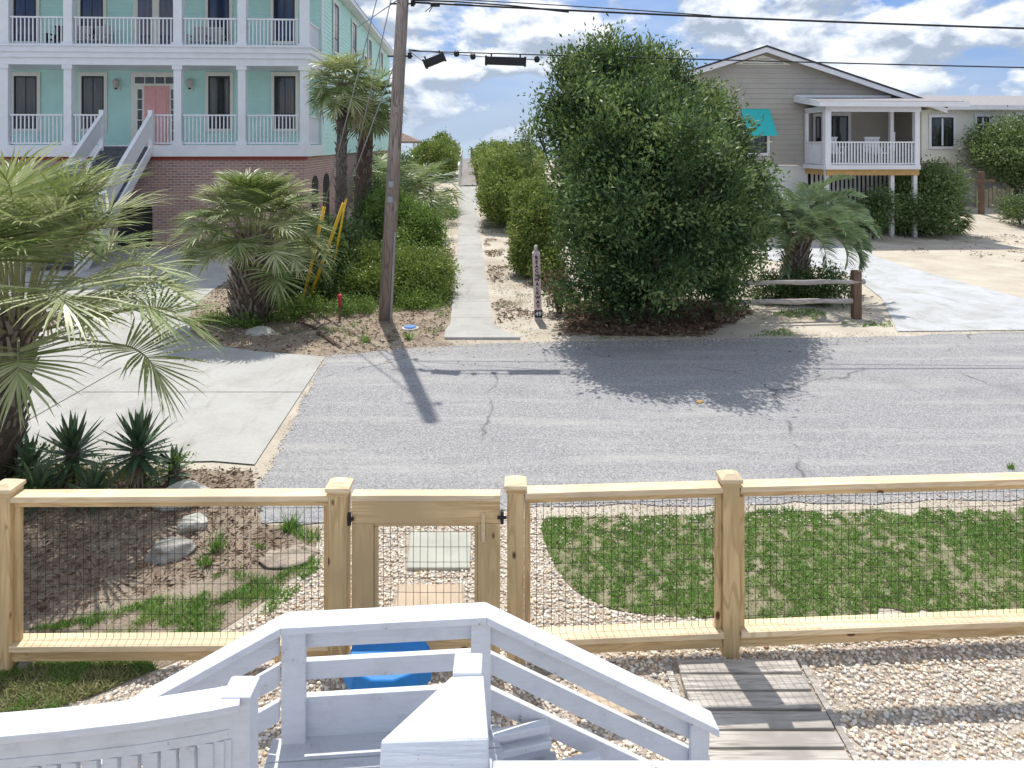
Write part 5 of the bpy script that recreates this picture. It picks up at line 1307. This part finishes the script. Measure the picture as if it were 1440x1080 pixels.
def boots(parent, base, top_, r0, r1, n, L, mat='boot_pale', w=.05):
    """crossing old leaf bases wound round the trunk"""
    base = Vector(base); top_ = Vector(top_); V = []; Fc = []
    for i in range(n):
        t = i/n; az = i*2.39996; c = base.lerp(top_, t); r = r0+(r1-r0)*t
        out = Vector((math.cos(az), math.sin(az), 0)); tg = Vector((-math.sin(az), math.cos(az), 0))
        for sg in (-1, 1):
            a = c+out*r*.85+tg*sg*w*.9; LL = L*random.uniform(.7, 1.15); b_ = a+out*LL*.42+Vector((0, 0, LL*.85))-tg*sg*w*.5; ww = w*random.uniform(.35, .55)
            k = len(V); V += [a-tg*ww+out*.0, a+tg*ww, b_+tg*ww*.45, b_-tg*ww*.45, a-tg*ww-out*.03, a+tg*ww-out*.03, b_+tg*ww*.4-out*.02, b_-tg*ww*.4-out*.02]
            Fc += [(k, k+1, k+2, k+3), (k+4, k+7, k+6, k+5), (k, k+4, k+5, k+1), (k+1, k+5, k+6, k+2), (k+2, k+6, k+7, k+3), (k+3, k+7, k+4, k)]
    MB().add(V, Fc).build('leaf_bases', mat, parent)
def petm(pts, r, parent_mb): parent_mb.tube([Vector(p) for p in pts], [r*(1-.8*i/len(pts)) for i in range(len(pts))], 5, False)
def fan_palm(name, label, base, top_, tr0, tr1, nf, Lp, Lc, Ll, mats, nl=36, bootn=0, bootL=.3, el_rng=(-60, 80), w=.02, droop=.5, trunkmat='trunk', dead=0, azf=None, bw=.05, elp=.85):
    t = empty(name, base, label, 'palm tree'); b0 = Vector(base); t1 = Vector(top_)
    MB().tube([b0-Vector((0, 0, .1)), b0.lerp(t1, .5), t1], [tr0, (tr0+tr1)/2, tr1], 14).build('trunk', trunkmat, t, smooth=True)
    if bootn: boots(t, b0, t1, tr0, tr1, bootn, bootL, w=bw)
    for i in range(nf):
        fr_ = i/max(1, nf-1); el = math.radians(el_rng[1]+(el_rng[0]-el_rng[1])*fr_**elp+random.uniform(-9, 9)); az = i*2.39996+random.uniform(-.25, .25)
        if azf: az = azf(i, az)
        o_ = t1+Vector((math.cos(az)*tr1*.6, math.sin(az)*tr1*.6, -.25*fr_))
        dd = i >= nf-dead
        sc_ = random.uniform(.85, 1.1)
        pts, V, f = fan_frond(o_, az, el, Lp*sc_, Lc*sc_, Ll*sc_, nl, droop*(1.4 if dd else 1), w, .7)
        fo = mk('frond', V, f, 'palm_dead' if dd else random.choice(mats), t)
        mb = MB(); petm(pts, .016 if w > .012 else .012, mb); st_ = mb.build('petiole', 'petiole' if not dd else 'boots', None); 
        # make it a sub-part
        vv_ = np.array([v_.co[:] for v_ in st_.data.vertices])+np.array(st_.location)-np.array(b0); st_.data.vertices.foreach_set('co', vv_.astype(np.float32).ravel()); st_.location = (0, 0, 0); st_.parent = fo
    return t
# left foreground palm
random.seed(21)
pbz = (X(-22, 7.5), 7.5, 0); ptz = (X(26, 7.3), 7.3, Z(440, 7.3))
fan_palm('sabal_palm', 'large palm with silvery fan fronds at the left edge of the photo', pbz, ptz, .24, .17, 50, .98, .40, .80, ['palm', 'palm_pale', 'palm_pale'], 44, 90, .34, (2, 89), .0135, .46, 'boots', dead=2, bw=.06, elp=1.2)
# middle palm with boots
random.seed(5)
mbp = W(352, 452); fan_palm('sabal_palm', 'bushy boot covered palm in the island bed by the driveway', mbp, (X(357, 14.3), 14.3, 1.72), .38, .29, 66, .82, .34, .66, ['palm', 'palm_pale', 'palm_pale'], 40, 120, .36, (-2, 89), .0145, .5, 'boots', dead=0, bw=.09, elp=1.1)
random.seed(9)
fan_palm('sabal_palm', 'tall slim grey trunk palm left of the utility pole', (X(478, 20), 20, 0), (X(482, 20), 20, Z(116, 20)), .16, .13, 40, .48, .34, .64, ['palm', 'palm_pale'], 26, 70, .25, (-35, 85), .022, .5, 'trunk', dead=2)
tp = bpy.data.objects[-1]
random.seed(10)
fan_palm('sabal_palm', 'thick brown trunk palm just behind the utility pole', (X(505, 21.5), 21.5, 0), (X(517, 21.5), 21.5, Z(142, 21.5)), .26, .2, 38, .48, .34, .64, ['palm', 'palm'], 26, 80, .25, (-35, 85), .022, .5, 'bark_brown', dead=3)
# palmettos
random.seed(12)
for (px, py, d_, nf, lb, s_) in ((580, 280, 27, 26, 'spreading green palmetto clump on the left side of the path', 1.35), (545, 250, 27, 18, 'arching palm fronds clump behind the pole', 1.3), (607, 262, 33, 16, 'palmetto clump at the left boardwalk entrance', 1.5)):
    zc_ = Z(py, d_); fan_palm('palmetto', lb, (X(px, d_), d_, terr(X(px, d_), d_)), (X(px, d_), d_, zc_), .12, .1, nf, .5*s_, .3*s_, .7*s_, ['palm', 'pindo'], 24, 0, .2, (-45, 80), .02*s_, .5, 'bark_brown')
random.seed(14)
fan_palm('palmetto', 'small fallen palmetto on the sand right of the cottage bush', (X(1322, 28.5), 28.5, .1), (X(1335, 28.5), 28.3, .75), .08, .06, 7, .3, .2, .6, ['palm'], 20, 0, .2, (-40, 50), .03, .4, 'bark_brown', azf=lambda i, a: -.9+i*.3)
# jelly palm right
random.seed(15)
jb = W(1117, 418); jt = (X(1122, jb.y), jb.y, Z(338, jb.y))
jp = empty('jelly_palm', jb, 'jelly palm with arching feather fronds behind the split rail', 'palm tree')
MB().tube([jb-Vector((0, 0, .1)), Vector(jt)], [.30, .24], 14).build('trunk', 'boots', jp, smooth=True); boots(jp, jb, jt, .29, .23, 70, .32, w=.07)
for i in range(44):
    fr_ = i/43; el = math.radians(88-52*fr_+random.uniform(-8, 8)); az = i*2.39996
    pts, V, f = feather_frond(Vector(jt)+Vector((math.cos(az)*.12, math.sin(az)*.12, -.1*fr_)), az, el, random.uniform(1.6, 2.0), 46, .42, 1.7+.9*fr_, .017)
    fo = mk('frond', V, f, 'pindo', jp)
    mb = MB(); petm(pts, .022, mb); V2 = np.array(mb.v)-np.array(jb); sx = mk('rachis', V2, mb.f, 'petiole', fo, local=True)
# ---- yuccas
def yucca(loc, hstem, n, L, label, mat='agave', tilt=(85, -25), w=.03):
    t = empty('yucca', loc, label, 'yucca plant', 'yuccas beside the left driveway'); segs = []; wid = []
    b0 = np.array(loc)+np.array([0, 0, hstem])
    for i in range(n):
        fr_ = i/n; az = i*2.39996; e = math.radians(tilt[0]+(tilt[1]-tilt[0])*fr_**.9+random.uniform(-7, 7)); L_ = L*random.uniform(.8, 1.1)
        d = np.array([math.cos(az)*math.cos(e), math.sin(az)*math.cos(e), math.sin(e)]); p = b0+np.array([0, 0, -.1*fr_]); ln = [p]
        for j in range(4): p = p+d*L_/4; ln.append(p); d = nrm(d+np.array([0, 0, -.05*(1-math.sin(e))]))
        ln = np.array(ln); sd = nrm(np.cross(ln[-1]-ln[0], [0, 0, 1.0])+1e-4); segs.append(ln); wid.append(sd[None]*(np.array([.55, 1, .95, .6, .03])*w)[:, None])
    V, f = ribbons(np.array(segs), np.array(wid)); 
    # folded blade: duplicate shifted for thickness
    mk('leaves', V, f, mat, t)
    segs = []; wid = []
    for i in range(26):
        az = i*2.4; e = math.radians(random.uniform(-80, -45)); d = np.array([math.cos(az)*math.cos(e), math.sin(az)*math.cos(e), math.sin(e)]); p = b0+np.array([0, 0, -.05-.1*random.random()]); ln = [p+d*L*.8*q/4 for q in range(5)]
        ln = np.array(ln); ln[:, 2] = np.maximum(ln[:, 2], .02); sd = nrm(np.cross(d, [0, 0, 1.0])); segs.append(ln); wid.append(sd[None]*(np.array([.6, 1, .9, .6, .05])*w*.6)[:, None])
    V, f = ribbons(np.array(segs), np.array(wid)); mk('dry_leaves', V, f, 'agave_dry', t)
    MB().tube([loc, tuple(b0)], [.07, .06], 8).build('stem', 'boots', t, smooth=True)
random.seed(3)
for (px, py, d_, n, L, lb) in ((102, 632, 7.55, 60, .40, 'tall spiky yucca left of the other tall one by the driveway'), (195, 628, 7.45, 64, .42, 'tallest spiky yucca nearest the pale veined boulder'), (40, 655, 7.5, 40, .36, 'shaded yucca against the left palm trunk'),
                              (55, 688, 7.2, 30, .34, 'low blue green yucca in front of the left palm'), (245, 655, 7.6, 26, .26, 'small yucca leaning right beside the boulder'), (130, 690, 7.15, 36, .30, 'short yucca at the fence rail between the tall ones'), (12, 640, 7.9, 36, .36, 'yucca hidden behind the palm trunk at the far left')):
    z_ = Z(py, d_); yucca((X(px, d_), d_, 0), max(.03, z_), n, L, lb)
shrub('groundcover', 'bright green low plants between the yuccas', 'plant', [(220,652,7.5,40,26,.15),(165,672,7.5,60,18,.2),(60,660,7.8,60,24,.2),(20,690,7.2,50,14,.2)], 3600, .035, 'leaf_mid', stems=False)
def tuft(px, py, label, n=60, L=.14, mat='grass'):
    p = W(px, py); x = p.x+rng.normal(size=n)*.03; y = p.y+rng.normal(size=n)*.03; v, f = blades(x, y, .01, L, .014, .55)
    o = mk('weed_tuft', v, f, mat); tag(o, label, 'weed', 'single weed tufts')
tuft(408, 745, 'bright green weed growing near the left gate post behind the fence'); tuft(305, 775, 'bright weed tuft right of the rounded boulder'); tuft(515, 482, 'green weed tuft at the road edge left of the pole shadow', 60, .16); tuft(575, 478, 'green weed tuft beside the blue lid', 60, .16)
tuft(1422, 660, 'green weed on the road near the far right fence rail', 40, .05); tuft(290, 795, 'small weed below the rounded boulder', 40, .1)
# dry fallen branches
for (pts, lb) in (([(415,455),(440,462),(470,487)], 'dark fallen palm stalk on the soil left of the pole'), ([(445,470),(462,478),(480,492)], 'second dark fallen stalk near the road edge')):
    o = MB().tube([W(a, b)+Vector((0, 0, .04)) for a, b in pts], [.02, .025, .012], 6).build('fallen_branch', 'bark_brown'); tag(o, lb, 'branch', 'fallen stalks in the island bed')
o = MB().tube([W(772, 428)+Vector((0, 0, .05)), W(790, 437)+Vector((0, 0, .03))], [.03, .02], 6).build('fallen_branch', 'shell'); tag(o, 'pale broken branch right of the lettered post', 'branch')
shrub('dry_shrub', 'rusty dead shrub between lettered post and cedar', 'bush', [(783,405,15.3,14,16,.3),(790,418,15.2,16,12,.3)], 1600, .06, 'litter')

# ================================================================== WORLD, SUN, CAMERA
SX, SY, EL = -.168, .986, math.radians(61.5)
az = math.atan2(SX, SY)
sv = Vector((math.sin(az)*math.cos(EL), math.cos(az)*math.cos(EL), math.sin(EL)))
sun = bpy.data.lights.new('sun', 'SUN'); sun.energy = 4.0; sun.angle = math.radians(.53); sun.color = (1, .955, .88)
so = bpy.data.objects.new('sun', sun); COL.objects.link(so); so.rotation_euler = sv.to_track_quat('Z', 'Y').to_euler(); so.location = sv*50
w_ = bpy.data.worlds.new('World'); S.world = w_; w_.use_nodes = True; nt = w_.node_tree; nt.nodes.clear()
out = nt.nodes.new('ShaderNodeOutputWorld'); bg = nt.nodes.new('ShaderNodeBackground'); bg.inputs[1].default_value = .145
sky = nt.nodes.new('ShaderNodeTexSky'); sky.sky_type = 'NISHITA'; sky.sun_disc = False; sky.sun_elevation = EL; sky.sun_rotation = az; sky.air_density = 1.2; sky.dust_density = .6; sky.ozone_density = 2
tc = nt.nodes.new('ShaderNodeTexCoord')
def wn(scale, off, zsc=1.9, detail=9, rough=.55, dist=.15):
    mp = nt.nodes.new('ShaderNodeMapping'); mp.inputs['Scale'].default_value = (1, 1, zsc); mp.inputs['Location'].default_value = off
    nt.links.new(tc.outputs['Generated'], mp.inputs[0]); return noise(nt, mp.outputs[0], scale, detail, rough, dist)
n_a = wn(7.5, (.3, .1, 0)); n_b = wn(7.5, (.3, .1, .035)); 
thr = ramp(nt, n_a, [(.43, (0, 0, 0)), (.50, (1, 1, 1))])
df = nt.nodes.new('ShaderNodeMath'); df.operation = 'SUBTRACT'; nt.links.new(n_a, df.inputs[0]); nt.links.new(n_b, df.inputs[1])
ad = nt.nodes.new('ShaderNodeMath'); ad.operation = 'MULTIPLY_ADD'; nt.links.new(df.outputs[0], ad.inputs[0]); ad.inputs[1].default_value = 5; ad.inputs[2].default_value = .5
cc = ramp(nt, ad.outputs[0], [(.2, (2.5, 2.95, 3.7)), (.5, (4.2, 4.6, 5.2)), (.8, (6.0, 6.2, 6.5))])
sp_ = nt.nodes.new('ShaderNodeSeparateXYZ'); nt.links.new(tc.outputs['Generated'], sp_.inputs[0])
hz = ramp(nt, sp_.outputs[2], [(.0, (.12, .12, .12)), (.045, (.75, .75, .75)), (.09, (1, 1, 1))])
fac = mix(nt, (0, 0, 0), thr.outputs[0], hz.outputs[0])
# veil of thin high cloud
vl = ramp(nt, wn(3.2, (1, .4, .3), 4, 6), [(.42, (.0, .0, .0)), (.7, (.5, .5, .5))])
blue = mix(nt, sky.outputs[0], (.42, 1.25, 3.7), .75)
c1 = mix(nt, blue, (4.0, 4.6, 5.4), vl.outputs[0])
hzc = ramp(nt, sp_.outputs[2], [(.0, (.75, .75, .75)), (.06, (.25, .25, .25)), (.14, (0, 0, 0))])
c1 = mix(nt, c1, (2.9, 3.7, 4.5), hzc.outputs[0])
c2 = mix(nt, c1, cc.outputs[0], fac)
nt.links.new(c2, bg.inputs[0]); nt.links.new(bg.outputs[0], out.inputs[0])

cam = bpy.data.cameras.new('camera'); co = bpy.data.objects.new('camera', cam); COL.objects.link(co); S.camera = co
co.location = (0, 0, H); co.rotation_euler = (math.pi/2, 0, 0); cam.sensor_width = 36; cam.lens = F/1440*36
cam.shift_y = -(540-HY)/1440; cam.clip_end = 20000; cam.clip_start = .05
S.view_settings.view_transform = 'Standard'; S.view_settings.look = 'None'; S.view_settings.gamma = 1; S.view_settings.exposure = .34
